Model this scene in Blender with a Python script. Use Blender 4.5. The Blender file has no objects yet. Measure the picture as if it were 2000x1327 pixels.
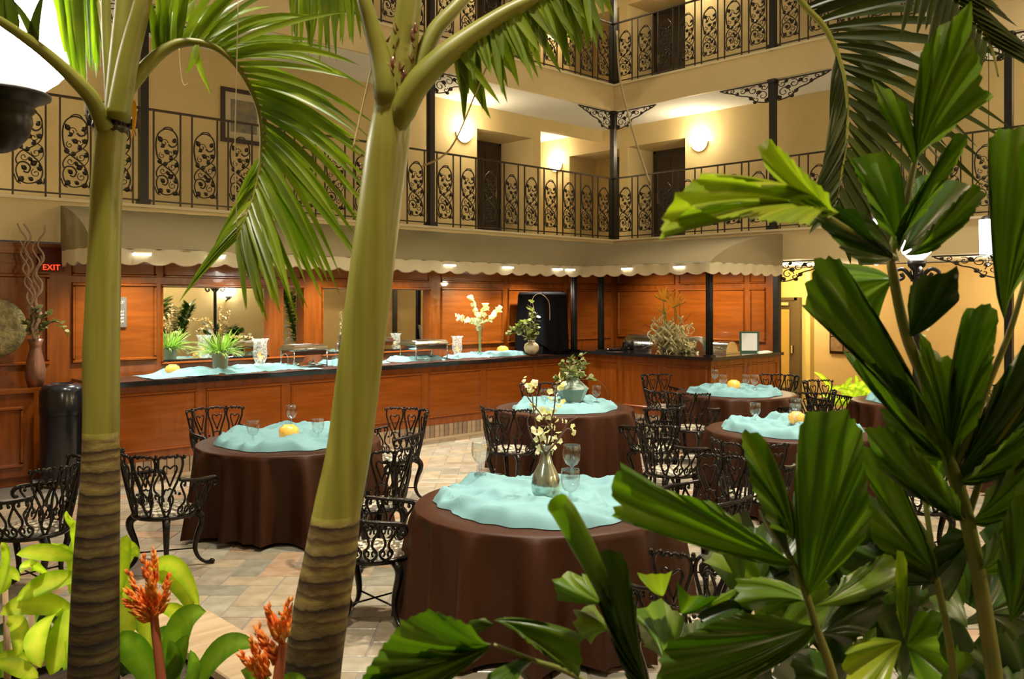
import bpy, math, random
from mathutils import Vector, Matrix, noise
from mathutils.bvhtree import BVHTree
PI = math.pi
R = random.Random(7)
sc = bpy.context.scene
COL = sc.collection
# ------------------------------------------------------------------ camera
F, CX, HY, CAMZ = 1712.0, 1000.0, 587.0, 2.0
SN, CS = 0.7214, 0.6925
cam = bpy.data.cameras.new('camera'); cam.sensor_width = 36; cam.lens = 36*F/2000
cam.shift_y = -(663.5-HY)/2000
cam.clip_start = 0.05
cam.dof.use_dof = True; cam.dof.focus_distance = 7.5; cam.dof.aperture_fstop = 7.0
co = bpy.data.objects.new('camera', cam); COL.objects.link(co)
co.location = (0, 0, CAMZ); co.rotation_euler = (PI/2, 0, -math.atan2(CS, SN))
sc.camera = co
sc.view_settings.view_transform = 'Standard'; sc.view_settings.look = 'None'
sc.view_settings.gamma = 1; sc.view_settings.use_curve_mapping = False
sc.view_settings.exposure = 1.0
w = bpy.data.worlds.new('world'); sc.world = w; w.use_nodes = True
w.node_tree.nodes['Background'].inputs[0].default_value = (1.0, 0.92, 0.76, 1)
w.node_tree.nodes['Background'].inputs[1].default_value = 0.19
def XY(r, d): return (SN*r+CS*d, -CS*r+SN*d)
def P(px, py, d):
    r = (px-CX)/F*d
    x, y = XY(r, d)
    return Vector((x, y, CAMZ+(HY-py)/F*d))
def G(px, d, z=0.0):
    x, y = XY((px-CX)/F*d, d); return Vector((x, y, z))
FWD = Vector((CS, SN, 0)); RGT = Vector((SN, -CS, 0)); UP = Vector((0, 0, 1))
def lamp(kind, loc, power, col=(1, .82, .58), size=.1, target=None, angle=None, blend=.6, name='lamp'):
    l = bpy.data.lights.new(name, kind); l.energy = power; l.color = col
    if kind in ('POINT', 'SPOT'): l.shadow_soft_size = size
    if kind == 'AREA': l.size = size
    if kind == 'SPOT': l.spot_size = angle; l.spot_blend = blend
    o = bpy.data.objects.new(name, l); COL.objects.link(o); o.location = loc
    if target is not None:
        o.rotation_euler = (Vector(target)-Vector(loc)).to_track_quat('-Z', 'Y').to_euler()
    return o
# atrium ceiling floodlights (fixtures are built with the roof beams below)
FLOODS = [((6.6, 3.2, 9.6), (6.6, 5.2, 0), 2600, 1.25), ((3.6, 5.6, 9.6), (4.4, 6.4, 0), 1300, 1.2), ((9.6, 4.6, 9.6), (9.2, 6.0, 0), 1400, 1.1),
          ((0.2, 1.2, 9.6), (1.6, 2.4, 0.6), 1900, .8), ((11.2, 1.4, 9.6), (12, 5.2, 0.5), 900, .8), ((5.2, 4.6, 9.6), (6.0, 7.1, 0), 1300, .42)]
for a, b, pw, an in FLOODS:
    lamp('SPOT', a, pw, (1, .90, .74), .25, b, an, .8, 'floodlight')
# ------------------------------------------------------------------ materials
def mat(name, col, rough=.5, metal=0., col2=None, scale=8., detail=3., stretch=(1, 1, 1), bump=0., bscale=60., emit=None, estr=0., trans=0., ior=1.45, spec=.5, alpha=1., rnd=0., contrast=(.35, .65), sheen=0., coat=0., transl=0., vein_and_highlight=False):
    m = bpy.data.materials.new(name); m.use_nodes = True
    nt = m.node_tree; b = nt.nodes['Principled BSDF']; L = nt.links
    b.inputs['Base Color'].default_value = (*col, 1); b.inputs['Roughness'].default_value = rough
    b.inputs['Metallic'].default_value = metal; b.inputs['IOR'].default_value = ior
    b.inputs['Specular IOR Level'].default_value = spec
    b.inputs['Transmission Weight'].default_value = trans
    b.inputs['Alpha'].default_value = alpha
    b.inputs['Sheen Weight'].default_value = sheen; b.inputs['Coat Weight'].default_value = coat
    if emit: b.inputs['Emission Color'].default_value = (*emit, 1); b.inputs['Emission Strength'].default_value = estr
    if col2 or bump:
        tc = nt.nodes.new('ShaderNodeTexCoord'); mp = nt.nodes.new('ShaderNodeMapping')
        mp.inputs['Scale'].default_value = stretch; L.new(tc.outputs['Object'], mp.inputs['Vector'])
    out = None
    if col2:
        n = nt.nodes.new('ShaderNodeTexNoise'); n.inputs['Scale'].default_value = scale; n.inputs['Detail'].default_value = detail
        L.new(mp.outputs[0], n.inputs['Vector'])
        r = nt.nodes.new('ShaderNodeValToRGB'); r.color_ramp.elements[0].position = contrast[0]; r.color_ramp.elements[1].position = contrast[1]
        r.color_ramp.elements[0].color = (*col, 1); r.color_ramp.elements[1].color = (*col2, 1)
        if vein_and_highlight:
            at = nt.nodes.new('ShaderNodeAttribute'); at.attribute_name = 'vein_and_highlight'; vm = nt.nodes.new('ShaderNodeMix'); vm.inputs[0].default_value = .72
            L.new(n.outputs['Fac'], vm.inputs[2]); L.new(at.outputs['Fac'], vm.inputs[3]); L.new(vm.outputs[0], r.inputs[0])
        else: L.new(n.outputs['Fac'], r.inputs[0])
        out = r.outputs[0]; L.new(out, b.inputs['Base Color'])
    if rnd:
        oi = nt.nodes.new('ShaderNodeObjectInfo'); ge = nt.nodes.new('ShaderNodeNewGeometry')
        ad = nt.nodes.new('ShaderNodeMath'); ad.operation = 'ADD'; L.new(oi.outputs['Random'], ad.inputs[0]); L.new(ge.outputs['Random Per Island'], ad.inputs[1])
        fr = nt.nodes.new('ShaderNodeMath'); fr.operation = 'FRACT'; L.new(ad.outputs[0], fr.inputs[0])
        mr = nt.nodes.new('ShaderNodeMapRange'); mr.inputs[3].default_value = 1-rnd; mr.inputs[4].default_value = 1+rnd; L.new(fr.outputs[0], mr.inputs[0])
        h = nt.nodes.new('ShaderNodeHueSaturation'); L.new(mr.outputs[0], h.inputs['Value'])
        if out: L.new(out, h.inputs['Color'])
        else: h.inputs['Color'].default_value = (*col, 1)
        out = h.outputs[0]; L.new(out, b.inputs['Base Color'])
    if bump:
        n2 = nt.nodes.new('ShaderNodeTexNoise'); n2.inputs['Scale'].default_value = bscale; L.new(mp.outputs[0], n2.inputs['Vector'])
        bp = nt.nodes.new('ShaderNodeBump'); bp.inputs['Strength'].default_value = bump; bp.inputs['Distance'].default_value = .02
        L.new(n2.outputs['Fac'], bp.inputs['Height']); L.new(bp.outputs[0], b.inputs['Normal'])
    if transl:
        t = nt.nodes.new('ShaderNodeBsdfTranslucent'); mx = nt.nodes.new('ShaderNodeMixShader'); mx.inputs[0].default_value = transl
        t.inputs[0].default_value = (*[min(1, c*1.6) for c in col], 1)
        if out:
            g = nt.nodes.new('ShaderNodeMix'); g.data_type = 'RGBA'; g.blend_type = 'MULTIPLY'; g.inputs[0].default_value = 1
            L.new(out, g.inputs[6]); g.inputs[7].default_value = (1.5, 1.85, .7, 1); L.new(g.outputs[2], t.inputs[0])
        o = nt.nodes['Material Output']; L.new(b.outputs[0], mx.inputs[1]); L.new(t.outputs[0], mx.inputs[2]); L.new(mx.outputs[0], o.inputs[0])
    return m
M_ = {}
M_['plaster'] = mat('plaster', (.60, .46, .21), .75, col2=(.66, .50, .24), scale=1.3, bump=.25, bscale=45)
M_['fascia'] = mat('fascia', (.68, .53, .27), .6, col2=(.72, .57, .3), scale=2)
M_['cream'] = mat('cream', (.78, .68, .44), .6)
M_['white'] = mat('ceiling_white', (.80, .79, .74), .8, bump=.1, bscale=90)
M_['hallyellow'] = mat('hall_yellow', (.78, .60, .20), .7, bump=.1)
M_['tan'] = mat('tan_wall', (.62, .42, .17), .7, bump=.15)
M_['wood'] = mat('cherry_wood', (.165, .038, .003), .27, col2=(.23, .057, .005), scale=3, detail=6, stretch=(5, 5, .5), coat=.25)
M_['woodh'] = mat('cherry_trim', (.18, .043, .004), .2, col2=(.24, .06, .007), scale=3, detail=6, stretch=(.6, .6, 6), coat=.3)
M_['door'] = mat('dark_door', (.035, .022, .014), .4, col2=(.05, .03, .018), scale=4, stretch=(4, 4, .6))
M_['bronze'] = mat('olive_door', (.13, .085, .035), .45)
M_['glassdoor'] = mat('amber_glass', (.55, .34, .08), .25)
M_['granite'] = mat('black_granite', (.006, .006, .007), .1, col2=(.02, .018, .016), scale=60, coat=.3)
M_['iron'] = mat('black_iron', (.012, .010, .009), .35, .3, col2=(.02, .016, .013), scale=20)
M_['railiron'] = mat('bronze_iron', (.042, .030, .017), .36, .4)
M_['cast'] = mat('cast_metal', (.016, .013, .011), .24, .7, col2=(.03, .025, .021), scale=25, bump=.15, bscale=80)
M_['mirror'] = mat('mirror', (.86, .88, .84), .015, 1.)
M_['steel'] = mat('polished_steel', (.75, .74, .70), .13, 1.)
def thin_glass(name, tint, rough, body=0., lo=.04):
    m = bpy.data.materials.new(name); m.use_nodes = True; nt = m.node_tree; L = nt.links; o = nt.nodes['Material Output']; nt.nodes.remove(nt.nodes['Principled BSDF'])
    tr = nt.nodes.new('ShaderNodeBsdfTransparent'); tr.inputs[0].default_value = (*tint, 1); gl = nt.nodes.new('ShaderNodeBsdfGlossy'); gl.inputs['Roughness'].default_value = rough
    lw = nt.nodes.new('ShaderNodeLayerWeight'); lw.inputs[0].default_value = .35; mr = nt.nodes.new('ShaderNodeMapRange'); mr.inputs[3].default_value = lo; mr.inputs[4].default_value = .95; L.new(lw.outputs['Facing'], mr.inputs[0])
    pw = nt.nodes.new('ShaderNodeMath'); pw.operation = 'POWER'; pw.inputs[1].default_value = 2.0; L.new(mr.outputs[0], pw.inputs[0])
    ad = nt.nodes.new('ShaderNodeMath'); ad.operation = 'ADD'; ad.inputs[1].default_value = lo; L.new(pw.outputs[0], ad.inputs[0])
    mx = nt.nodes.new('ShaderNodeMixShader'); L.new(ad.outputs[0], mx.inputs[0]); L.new(tr.outputs[0], mx.inputs[1]); L.new(gl.outputs[0], mx.inputs[2]); out = mx.outputs[0]
    if body:
        df = nt.nodes.new('ShaderNodeBsdfTranslucent'); df.inputs[0].default_value = (.9, .93, .9, 1); d2 = nt.nodes.new('ShaderNodeBsdfDiffuse'); d2.inputs[0].default_value = (.85, .88, .84, 1)
        a_ = nt.nodes.new('ShaderNodeAddShader'); m1 = nt.nodes.new('ShaderNodeMixShader'); m1.inputs[0].default_value = .5; L.new(df.outputs[0], m1.inputs[1]); L.new(d2.outputs[0], m1.inputs[2])
        tc = nt.nodes.new('ShaderNodeTexCoord'); n = nt.nodes.new('ShaderNodeTexVoronoi'); n.inputs['Scale'].default_value = 38; L.new(tc.outputs['Object'], n.inputs['Vector'])
        r = nt.nodes.new('ShaderNodeMapRange'); r.inputs[1].default_value = 0; r.inputs[2].default_value = .7; r.inputs[3].default_value = body*1.6; r.inputs[4].default_value = body*.3; L.new(n.outputs['Distance'], r.inputs[0])
        m2 = nt.nodes.new('ShaderNodeMixShader'); L.new(r.outputs[0], m2.inputs[0]); L.new(out, m2.inputs[1]); L.new(m1.outputs[0], m2.inputs[2]); out = m2.outputs[0]
    L.new(out, o.inputs[0]); return m
M_['glass'] = thin_glass('clear_glass', (.93, .96, .955), .03, 0, .11)
M_['frost'] = thin_glass('crackle_glass', (.95, .97, .95), .1, .42)
M_['aqua'] = mat('aqua_cloth', (.15, .29, .305), .75, col2=(.17, .32, .335), scale=4, spec=.2)
M_['brown'] = mat('brown_cloth', (.034, .0098, .0026), .48, col2=(.042, .012, .0034), scale=3, spec=.25)
M_['black'] = mat('black_cloth', (.005, .005, .007), .9, spec=.15)
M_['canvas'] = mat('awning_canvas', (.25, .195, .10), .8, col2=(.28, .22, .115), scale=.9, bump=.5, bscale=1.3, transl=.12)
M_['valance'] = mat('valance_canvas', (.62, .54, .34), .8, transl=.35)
M_['brick'] = mat('base_brick', (.32, .22, .13), .8, col2=(.25, .17, .1), scale=18, bump=.3, rnd=.25)
M_['grout'] = mat('grout', (.17, .145, .115), .85, col2=(.2, .17, .14), scale=30)
M_['stone'] = mat('ledge_stone', (.32, .22, .12), .45, col2=(.40, .30, .18), scale=3, stretch=(1, 8, 1))
M_['soil'] = mat('soil', (.03, .02, .012), .95, col2=(.06, .04, .025), scale=30, bump=.6, bscale=40)
M_['plastic'] = mat('black_plastic', (.009, .009, .011), .22, coat=.3)
M_['brass'] = mat('brass', (.6, .42, .15), .3, .9)
M_['amber'] = mat('amber_bowl', (.75, .36, .05), .18, col2=(.85, .48, .1), scale=30, emit=(1, .5, .08), estr=.12, coat=.5)
M_['celadon'] = mat('celadon_glaze', (.20, .27, .22), .2, col2=(.26, .31, .24), scale=3, coat=.4)
M_['silver'] = mat('mercury_glass', (.50, .64, .60), .14, .9, col2=(.75, .62, .32), scale=4, stretch=(1, 1, .3), contrast=(.5, .75))
M_['bronzev'] = mat('bronze_vase', (.22, .10, .06), .3, .5, col2=(.3, .15, .1), scale=6)
M_['ceramic'] = mat('speckled_ceramic', (.62, .55, .36), .45, col2=(.45, .38, .2), scale=14)
M_['pot'] = mat('grey_pot', (.26, .25, .17), .4, .3)
M_['plate'] = mat('round_plaque', (.36, .29, .12), .4, .4, col2=(.16, .14, .06), scale=16, bump=.4)
M_['twig'] = mat('willow_twig', (.42, .27, .17), .7)
M_['dtwig'] = mat('dark_twig', (.09, .045, .03), .7)
M_['euc'] = mat('eucalyptus_leaf', (.19, .20, .07), .55, rnd=.35, transl=.2)
M_['petal'] = mat('white_petal', (.88, .85, .74), .6, transl=.25, rnd=.06)
M_['blossom'] = mat('cream_blossom', (.93, .87, .68), .6, transl=.2, rnd=.1)
M_['stem'] = mat('green_stem', (.22, .32, .06), .45)
M_['grass'] = mat('grass_blade', (.26, .40, .10), .5, rnd=.4, transl=.25)
M_['seed'] = mat('seed_plume', (.55, .42, .2), .8, rnd=.3)
M_['orange'] = mat('orange_petal', (.95, .42, .03), .45, transl=.2, rnd=.2)
M_['dry'] = mat('dried_foliage', (.78, .68, .40), .7, col2=(.55, .50, .24), scale=9, rnd=.25)
M_['trunk'] = None
M_['palm'] = mat('palm_leaflet', (.10, .16, .007), .36, col2=(.20, .25, .014), scale=5, stretch=(1, 1, 1), rnd=.35, transl=.38)
M_['palmd'] = mat('dark_palm_leaflet', (.022, .036, .004), .4, col2=(.05, .062, .007), scale=5, rnd=.35, transl=.22)
M_['rachis'] = mat('palm_rachis', (.19, .20, .022), .42, col2=(.27, .26, .04), scale=6)
M_['fish'] = mat('fishtail_leaf', (.034, .095, .004), .3, col2=(.17, .26, .012), scale=7, rnd=.3, transl=.3, vein_and_highlight=True, contrast=(.2, .95))
M_['fishd'] = mat('dark_fishtail_leaf', (.013, .038, .003), .33, col2=(.05, .09, .007), scale=6, rnd=.25, transl=.14, vein_and_highlight=True, contrast=(.2, .95))
M_['fishy'] = mat('yellow_fishtail_leaf', (.13, .22, .01), .32, col2=(.42, .44, .03), scale=6, rnd=.15, transl=.4, vein_and_highlight=True, contrast=(.2, .9))
M_['fstem'] = mat('fishtail_stem', (.17, .20, .035), .4, col2=(.24, .24, .06), scale=8)
M_['drac'] = mat('lime_leaf', (.36, .54, .015), .33, col2=(.70, .80, .06), scale=6, rnd=.2, transl=.35, vein_and_highlight=True)
M_['dracd'] = mat('green_strap_leaf', (.11, .26, .015), .28, col2=(.28, .46, .05), scale=6, rnd=.25, transl=.3, vein_and_highlight=True)
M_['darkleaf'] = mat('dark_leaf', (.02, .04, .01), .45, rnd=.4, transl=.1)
M_['brom'] = mat('coral_bract', (.85, .19, .03), .45, col2=(.9, .42, .07), scale=20, rnd=.25, transl=.2)
M_['bromstem'] = mat('coral_stem', (.42, .12, .05), .5)
M_['globe'] = mat('lit_globe', (1, 1, 1), .4, emit=(1, .94, .8), estr=17)
M_['shade'] = mat('lit_shade', (1, 1, 1), .4, emit=(1, .95, .84), estr=4)
M_['sconce'] = mat('lit_sconce', (1, 1, 1), .4, emit=(1, .86, .55), estr=5)
M_['strip'] = mat('lit_strip', (1, 1, 1), .4, emit=(1, .95, .85), estr=2.6)
M_['exitred'] = mat('exit_red', (.6, .02, .01), .4, emit=(1, .04, .01), estr=1.5)
M_['exitpanel'] = mat('exit_panel', (.12, .01, .008), .15, trans=.4)
M_['sign'] = mat('grey_sign', (.12, .11, .09), .45)
M_['lettering'] = mat('sign_lettering', (.75, .73, .66), .5)
M_['paper'] = mat('paper', (.85, .86, .84), .7)
M_['greenframe'] = mat('green_frame', (.05, .12, .08), .3, .4)
M_['framedark'] = mat('picture_frame', (.03, .015, .01), .35)
M_['matboard'] = mat('picture_mat', (.55, .47, .3), .8)
M_['print'] = mat('picture_print', (.3, .24, .12), .7, col2=(.14, .15, .14), scale=9, detail=5)
M_['arttile'] = mat('art_tile', (.16, .08, .035), .5, col2=(.28, .17, .08), scale=6, rnd=.35, bump=.3)
def seat_mat():
    m = bpy.data.materials.new('pebble_fabric'); m.use_nodes = True; nt = m.node_tree; b = nt.nodes['Principled BSDF']; L = nt.links
    tc = nt.nodes.new('ShaderNodeTexCoord'); mp = nt.nodes.new('ShaderNodeMapping'); mp.inputs['Scale'].default_value = (1, 1.7, 1)
    v = nt.nodes.new('ShaderNodeTexVoronoi'); v.inputs['Scale'].default_value = 22
    L.new(tc.outputs['Object'], mp.inputs[0]); L.new(mp.outputs[0], v.inputs['Vector'])
    r = nt.nodes.new('ShaderNodeValToRGB'); e = r.color_ramp.elements
    e[0].position = 0; e[0].color = (.42, .36, .24, 1); e[1].position = 1; e[1].color = (.16, .10, .06, 1)
    x = e.new(.5); x.color = (.5, .47, .36, 1); x = e.new(.75); x.color = (.24, .27, .2, 1); r.color_ramp.interpolation = 'CONSTANT'
    sp = nt.nodes.new('ShaderNodeSeparateColor'); L.new(v.outputs['Color'], sp.inputs[0]); L.new(sp.outputs[0], r.inputs[0])
    r2 = nt.nodes.new('ShaderNodeValToRGB'); r2.color_ramp.elements[0].position = .42; r2.color_ramp.elements[1].position = .55
    r2.color_ramp.elements[0].color = (1, 1, 1, 1); r2.color_ramp.elements[1].color = (.2, .15, .12, 1); L.new(v.outputs['Distance'], r2.inputs[0])
    g = nt.nodes.new('ShaderNodeMix'); g.data_type = 'RGBA'; g.blend_type = 'MULTIPLY'; g.inputs[0].default_value = 1
    L.new(r.outputs[0], g.inputs[6]); L.new(r2.outputs[0], g.inputs[7]); L.new(g.outputs[2], b.inputs['Base Color']); b.inputs['Roughness'].default_value = .6
    return m
M_['pebble'] = seat_mat()
def trunk_mat(name, zring, period):
    # smooth green crownshaft above zring, brown ringed bark below (colour follows the height on the trunk)
    m = bpy.data.materials.new(name); m.use_nodes = True; nt = m.node_tree; b = nt.nodes['Principled BSDF']; L = nt.links
    tc = nt.nodes.new('ShaderNodeTexCoord'); se = nt.nodes.new('ShaderNodeSeparateXYZ'); L.new(tc.outputs['Object'], se.inputs[0])
    mp = nt.nodes.new('ShaderNodeMapping'); mp.inputs['Scale'].default_value = (1, 1, 2.2); L.new(tc.outputs['Object'], mp.inputs[0])
    n = nt.nodes.new('ShaderNodeTexNoise'); n.inputs['Scale'].default_value = 5; n.inputs['Detail'].default_value = 6; n.inputs['Roughness'].default_value = .7; L.new(mp.outputs[0], n.inputs['Vector'])
    def math_(op, a, c):
        k = nt.nodes.new('ShaderNodeMath'); k.operation = op
        for i, v in enumerate((a, c)):
            if isinstance(v, (int, float)): k.inputs[i].default_value = v
            else: L.new(v, k.inputs[i])
        return k.outputs[0]
    wob = math_('MULTIPLY', n.outputs['Fac'], period*.85)
    ph = math_('FRACT', math_('DIVIDE', math_('ADD', se.outputs[2], wob), period), 0)
    r = nt.nodes.new('ShaderNodeValToRGB'); e = r.color_ramp.elements
    e[0].position = 0; e[0].color = (.035, .02, .008, 1); e[1].position = 1; e[1].color = (.05, .03, .012, 1)
    x = e.new(.06); x.color = (.03, .018, .007, 1); x = e.new(.12); x.color = (.17, .125, .045, 1); x = e.new(.38); x.color = (.26, .21, .06, 1); x = e.new(.55); x.color = (.13, .085, .03, 1); x = e.new(.62); x.color = (.085, .05, .02, 1); x = e.new(.7); x.color = (.2, .15, .05, 1)
    L.new(ph, r.inputs[0])
    # darker and browner with age (lower), greener near the shaft
    n2 = nt.nodes.new('ShaderNodeTexNoise'); n2.inputs['Scale'].default_value = 9; n2.inputs['Detail'].default_value = 5; L.new(mp.outputs[0], n2.inputs['Vector'])
    r3 = nt.nodes.new('ShaderNodeValToRGB'); r3.color_ramp.elements[0].position = .38; r3.color_ramp.elements[0].color = (.45, .4, .36, 1); r3.color_ramp.elements[1].position = .6; r3.color_ramp.elements[1].color = (1.1, 1.08, 1, 1)
    L.new(n2.outputs['Fac'], r3.inputs[0])
    g = nt.nodes.new('ShaderNodeMix'); g.data_type = 'RGBA'; g.blend_type = 'MULTIPLY'; g.inputs[0].default_value = .8; L.new(r.outputs[0], g.inputs[6]); L.new(r3.outputs[0], g.inputs[7])
    ag = nt.nodes.new('ShaderNodeMapRange'); ag.inputs[1].default_value = zring-.42; ag.inputs[2].default_value = zring-.04; ag.inputs[3].default_value = .5; ag.inputs[4].default_value = 1.5; L.new(se.outputs[2], ag.inputs[0])
    ga = nt.nodes.new('ShaderNodeVectorMath'); ga.operation = 'SCALE'; L.new(g.outputs[2], ga.inputs[0]); L.new(ag.outputs[0], ga.inputs['Scale'])
    mp2 = nt.nodes.new('ShaderNodeMapping'); mp2.inputs['Scale'].default_value = (14, 14, .7); L.new(tc.outputs['Object'], mp2.inputs[0])
    n3 = nt.nodes.new('ShaderNodeTexNoise'); n3.inputs['Scale'].default_value = 2; L.new(mp2.outputs[0], n3.inputs['Vector'])
    rg = nt.nodes.new('ShaderNodeValToRGB'); rg.color_ramp.elements[0].position = .3; rg.color_ramp.elements[0].color = (.20, .195, .02, 1); rg.color_ramp.elements[1].position = .7; rg.color_ramp.elements[1].color = (.34, .325, .06, 1)
    L.new(n3.outputs['Fac'], rg.inputs[0])
    mr = nt.nodes.new('ShaderNodeMapRange'); mr.inputs[1].default_value = zring-.012; mr.inputs[2].default_value = zring+.012; L.new(se.outputs[2], mr.inputs[0])
    g2 = nt.nodes.new('ShaderNodeMix'); g2.data_type = 'RGBA'; L.new(mr.outputs[0], g2.inputs[0]); L.new(ga.outputs[0], g2.inputs[6]); L.new(rg.outputs[0], g2.inputs[7])
    L.new(g2.outputs[2], b.inputs['Base Color'])
    mr2 = nt.nodes.new('ShaderNodeMapRange'); mr2.inputs[1].default_value = zring-.02; mr2.inputs[2].default_value = zring; mr2.inputs[3].default_value = .75; mr2.inputs[4].default_value = .38; L.new(se.outputs[2], mr2.inputs[0]); L.new(mr2.outputs[0], b.inputs['Roughness'])
    bp = nt.nodes.new('ShaderNodeBump'); bp.inputs['Strength'].default_value = .35; bp.inputs['Distance'].default_value = .01
    inv = math_('MULTIPLY', math_('SUBTRACT', 1.0, mr.outputs[0]), math_('ADD', ph, n2.outputs['Fac'])); L.new(inv, bp.inputs['Height']); L.new(bp.outputs[0], b.inputs['Normal'])
    return m
def tile_mat():
    m = mat('floor_tile', (.235, .205, .155), .28, col2=(.32, .29, .235), scale=7, detail=6, bump=.1, bscale=30)
    nt = m.node_tree; L = nt.links; b = nt.nodes['Principled BSDF']
    oi = nt.nodes.new('ShaderNodeObjectInfo'); ge = nt.nodes.new('ShaderNodeNewGeometry')
    ad = nt.nodes.new('ShaderNodeMath'); ad.operation = 'ADD'; L.new(oi.outputs['Random'], ad.inputs[0]); L.new(ge.outputs['Random Per Island'], ad.inputs[1])
    fr = nt.nodes.new('ShaderNodeMath'); fr.operation = 'FRACT'; L.new(ad.outputs[0], fr.inputs[0])
    r = nt.nodes.new('ShaderNodeValToRGB'); e = r.color_ramp.elements; r.color_ramp.interpolation = 'CONSTANT'
    e[0].color = (.95, .9, .8, 1); e[1].position = .85; e[1].color = (1.15, .86, .66, 1)
    for p_, c_ in ((.2, (.75, .78, .72)), (.4, (1.1, .98, .8)), (.6, (.82, .74, .62)), (.72, (1.0, 1.0, .92))):
        x = e.new(p_); x.color = (*c_, 1)
    L.new(fr.outputs[0], r.inputs[0])
    src = b.inputs['Base Color'].links[0].from_socket
    g = nt.nodes.new('ShaderNodeMix'); g.data_type = 'RGBA'; g.blend_type = 'MULTIPLY'; g.inputs[0].default_value = 1
    L.new(src, g.inputs[6]); L.new(r.outputs[0], g.inputs[7]); L.new(g.outputs[2], b.inputs['Base Color'])
    return m
M_['tile'] = tile_mat()
# ------------------------------------------------------------------ mesh helpers
def smoothpath(pts, n=4, closed=False):
    pts = [Vector(p) for p in pts]; out = []
    N = len(pts)
    if N < 3: return pts
    for i in range(N-1):
        p0 = pts[max(i-1, 0)]; p1 = pts[i]; p2 = pts[i+1]; p3 = pts[min(i+2, N-1)]
        for k in range(n):
            t = k/n
            out.append(.5*((2*p1)+(p2-p0)*t+(2*p0-5*p1+4*p2-p3)*t*t+(3*p1-p0-3*p2+p3)*t**3))
    out.append(pts[-1]); return out
class MB:
    def __init__(s): s.v = []; s.f = []; s.flat = set()
    def add(s, vs, fs, flat=False):
        o = len(s.v); s.v += [tuple(v) for v in vs]
        for f in fs:
            if flat: s.flat.add(len(s.f))
            s.f.append(tuple(i+o for i in f))
        return s
    def box(s, x0, x1, y0, y1, z0, z1):
        v = [(x, y, z) for z in (z0, z1) for y in (y0, y1) for x in (x0, x1)]
        return s.add(v, [(0, 2, 3, 1), (4, 5, 7, 6), (0, 1, 5, 4), (2, 6, 7, 3), (0, 4, 6, 2), (1, 3, 7, 5)], True)
    def obox(s, c, ax, ay, hx, hy, z0, z1, bev=0):
        ax = Vector(ax); ay = Vector(ay); c = Vector((c[0], c[1], 0)); v = []
        rings = [(0, z0), (0, z1-bev), (bev, z1)] if bev else [(0, z0), (0, z1)]
        for b, z in rings:
            for sx, sy in ((-1, -1), (1, -1), (1, 1), (-1, 1)):
                p = c+ax*sx*(hx-b)+ay*sy*(hy-b); v.append((p.x, p.y, z))
        f = [(3, 2, 1, 0)]; k = len(rings)-1
        for r in range(k):
            for i in range(4):
                j = (i+1) % 4; f.append((r*4+i, r*4+j, r*4+4+j, r*4+4+i))
        f.append(tuple(k*4+i for i in range(4)))
        return s.add(v, f, True)
    def tube(s, pts, r, n=5, cap=True):
        pts = [Vector(p) for p in pts]; N = len(pts); rs = r if isinstance(r, (list, tuple)) else [r]*N
        if len(rs) != N:
            k_ = len(rs)-1; o_ = []
            for i in range(N):
                f_ = i/(N-1)*k_; j_ = min(k_-1, int(f_)); o_.append(rs[j_]+(rs[j_+1]-rs[j_])*(f_-j_))
            rs = o_
        vs = []; u = None
        for i, p in enumerate(pts):
            t = (pts[min(i+1, N-1)]-pts[max(i-1, 0)])
            if t.length < 1e-9: t = Vector((0, 0, 1))
            t.normalize()
            if u is None: u = t.orthogonal().normalized()
            else:
                u = u-t*u.dot(t)
                u = u.normalized() if u.length > 1e-6 else t.orthogonal().normalized()
            w_ = t.cross(u)
            for k in range(n):
                a = 2*PI*k/n; vs.append(p+(u*math.cos(a)+w_*math.sin(a))*rs[i])
        fs = [(i*n+k, i*n+(k+1) % n, (i+1)*n+(k+1) % n, (i+1)*n+k) for i in range(N-1) for k in range(n)]
        if cap: fs += [tuple(reversed(range(n))), tuple(range((N-1)*n, N*n))]
        return s.add(vs, fs)
    def lathe(s, prof, c=(0, 0, 0), n=24, cap0=False, cap1=False):
        c = Vector(c); vs = []
        for r, z in prof:
            for k in range(n):
                a = 2*PI*k/n; vs.append((c.x+r*math.cos(a), c.y+r*math.sin(a), c.z+z))
        m = len(prof)
        fs = [(i*n+k, i*n+(k+1) % n, (i+1)*n+(k+1) % n, (i+1)*n+k) for i in range(m-1) for k in range(n)]
        if cap0: fs.append(tuple(reversed(range(n))))
        if cap1: fs.append(tuple(range((m-1)*n, m*n)))
        return s.add(vs, fs)
    def ball(s, c, r, n=8, m=6, sq=(1, 1, 1)):
        c = Vector(c); vs = [c+Vector((0, 0, -r*sq[2]))]
        for i in range(1, m):
            a = -PI/2+PI*i/m
            for k in range(n):
                b = 2*PI*k/n; vs.append(c+Vector((math.cos(a)*math.cos(b)*r*sq[0], math.cos(a)*math.sin(b)*r*sq[1], math.sin(a)*r*sq[2])))
        vs.append(c+Vector((0, 0, r*sq[2]))); L_ = len(vs)-1
        fs = [(0, 1+(k+1) % n, 1+k) for k in range(n)]
        for i in range(m-2):
            for k in range(n): fs.append((1+i*n+k, 1+i*n+(k+1) % n, 1+(i+1)*n+(k+1) % n, 1+(i+1)*n+k))
        fs += [(L_, 1+(m-2)*n+k, 1+(m-2)*n+(k+1) % n) for k in range(n)]
        return s.add(vs, fs)
    def grid(s, fn, nu, nv, wrap=False):
        vs = [fn(i/(nu-1), (j/nv if wrap else j/(nv-1))) for i in range(nu) for j in range(nv)]
        fs = [(i*nv+j, i*nv+(j+1) % nv, (i+1)*nv+(j+1) % nv, (i+1)*nv+j) for i in range(nu-1) for j in range(nv if wrap else nv-1)]
        return s.add(vs, fs)
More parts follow.
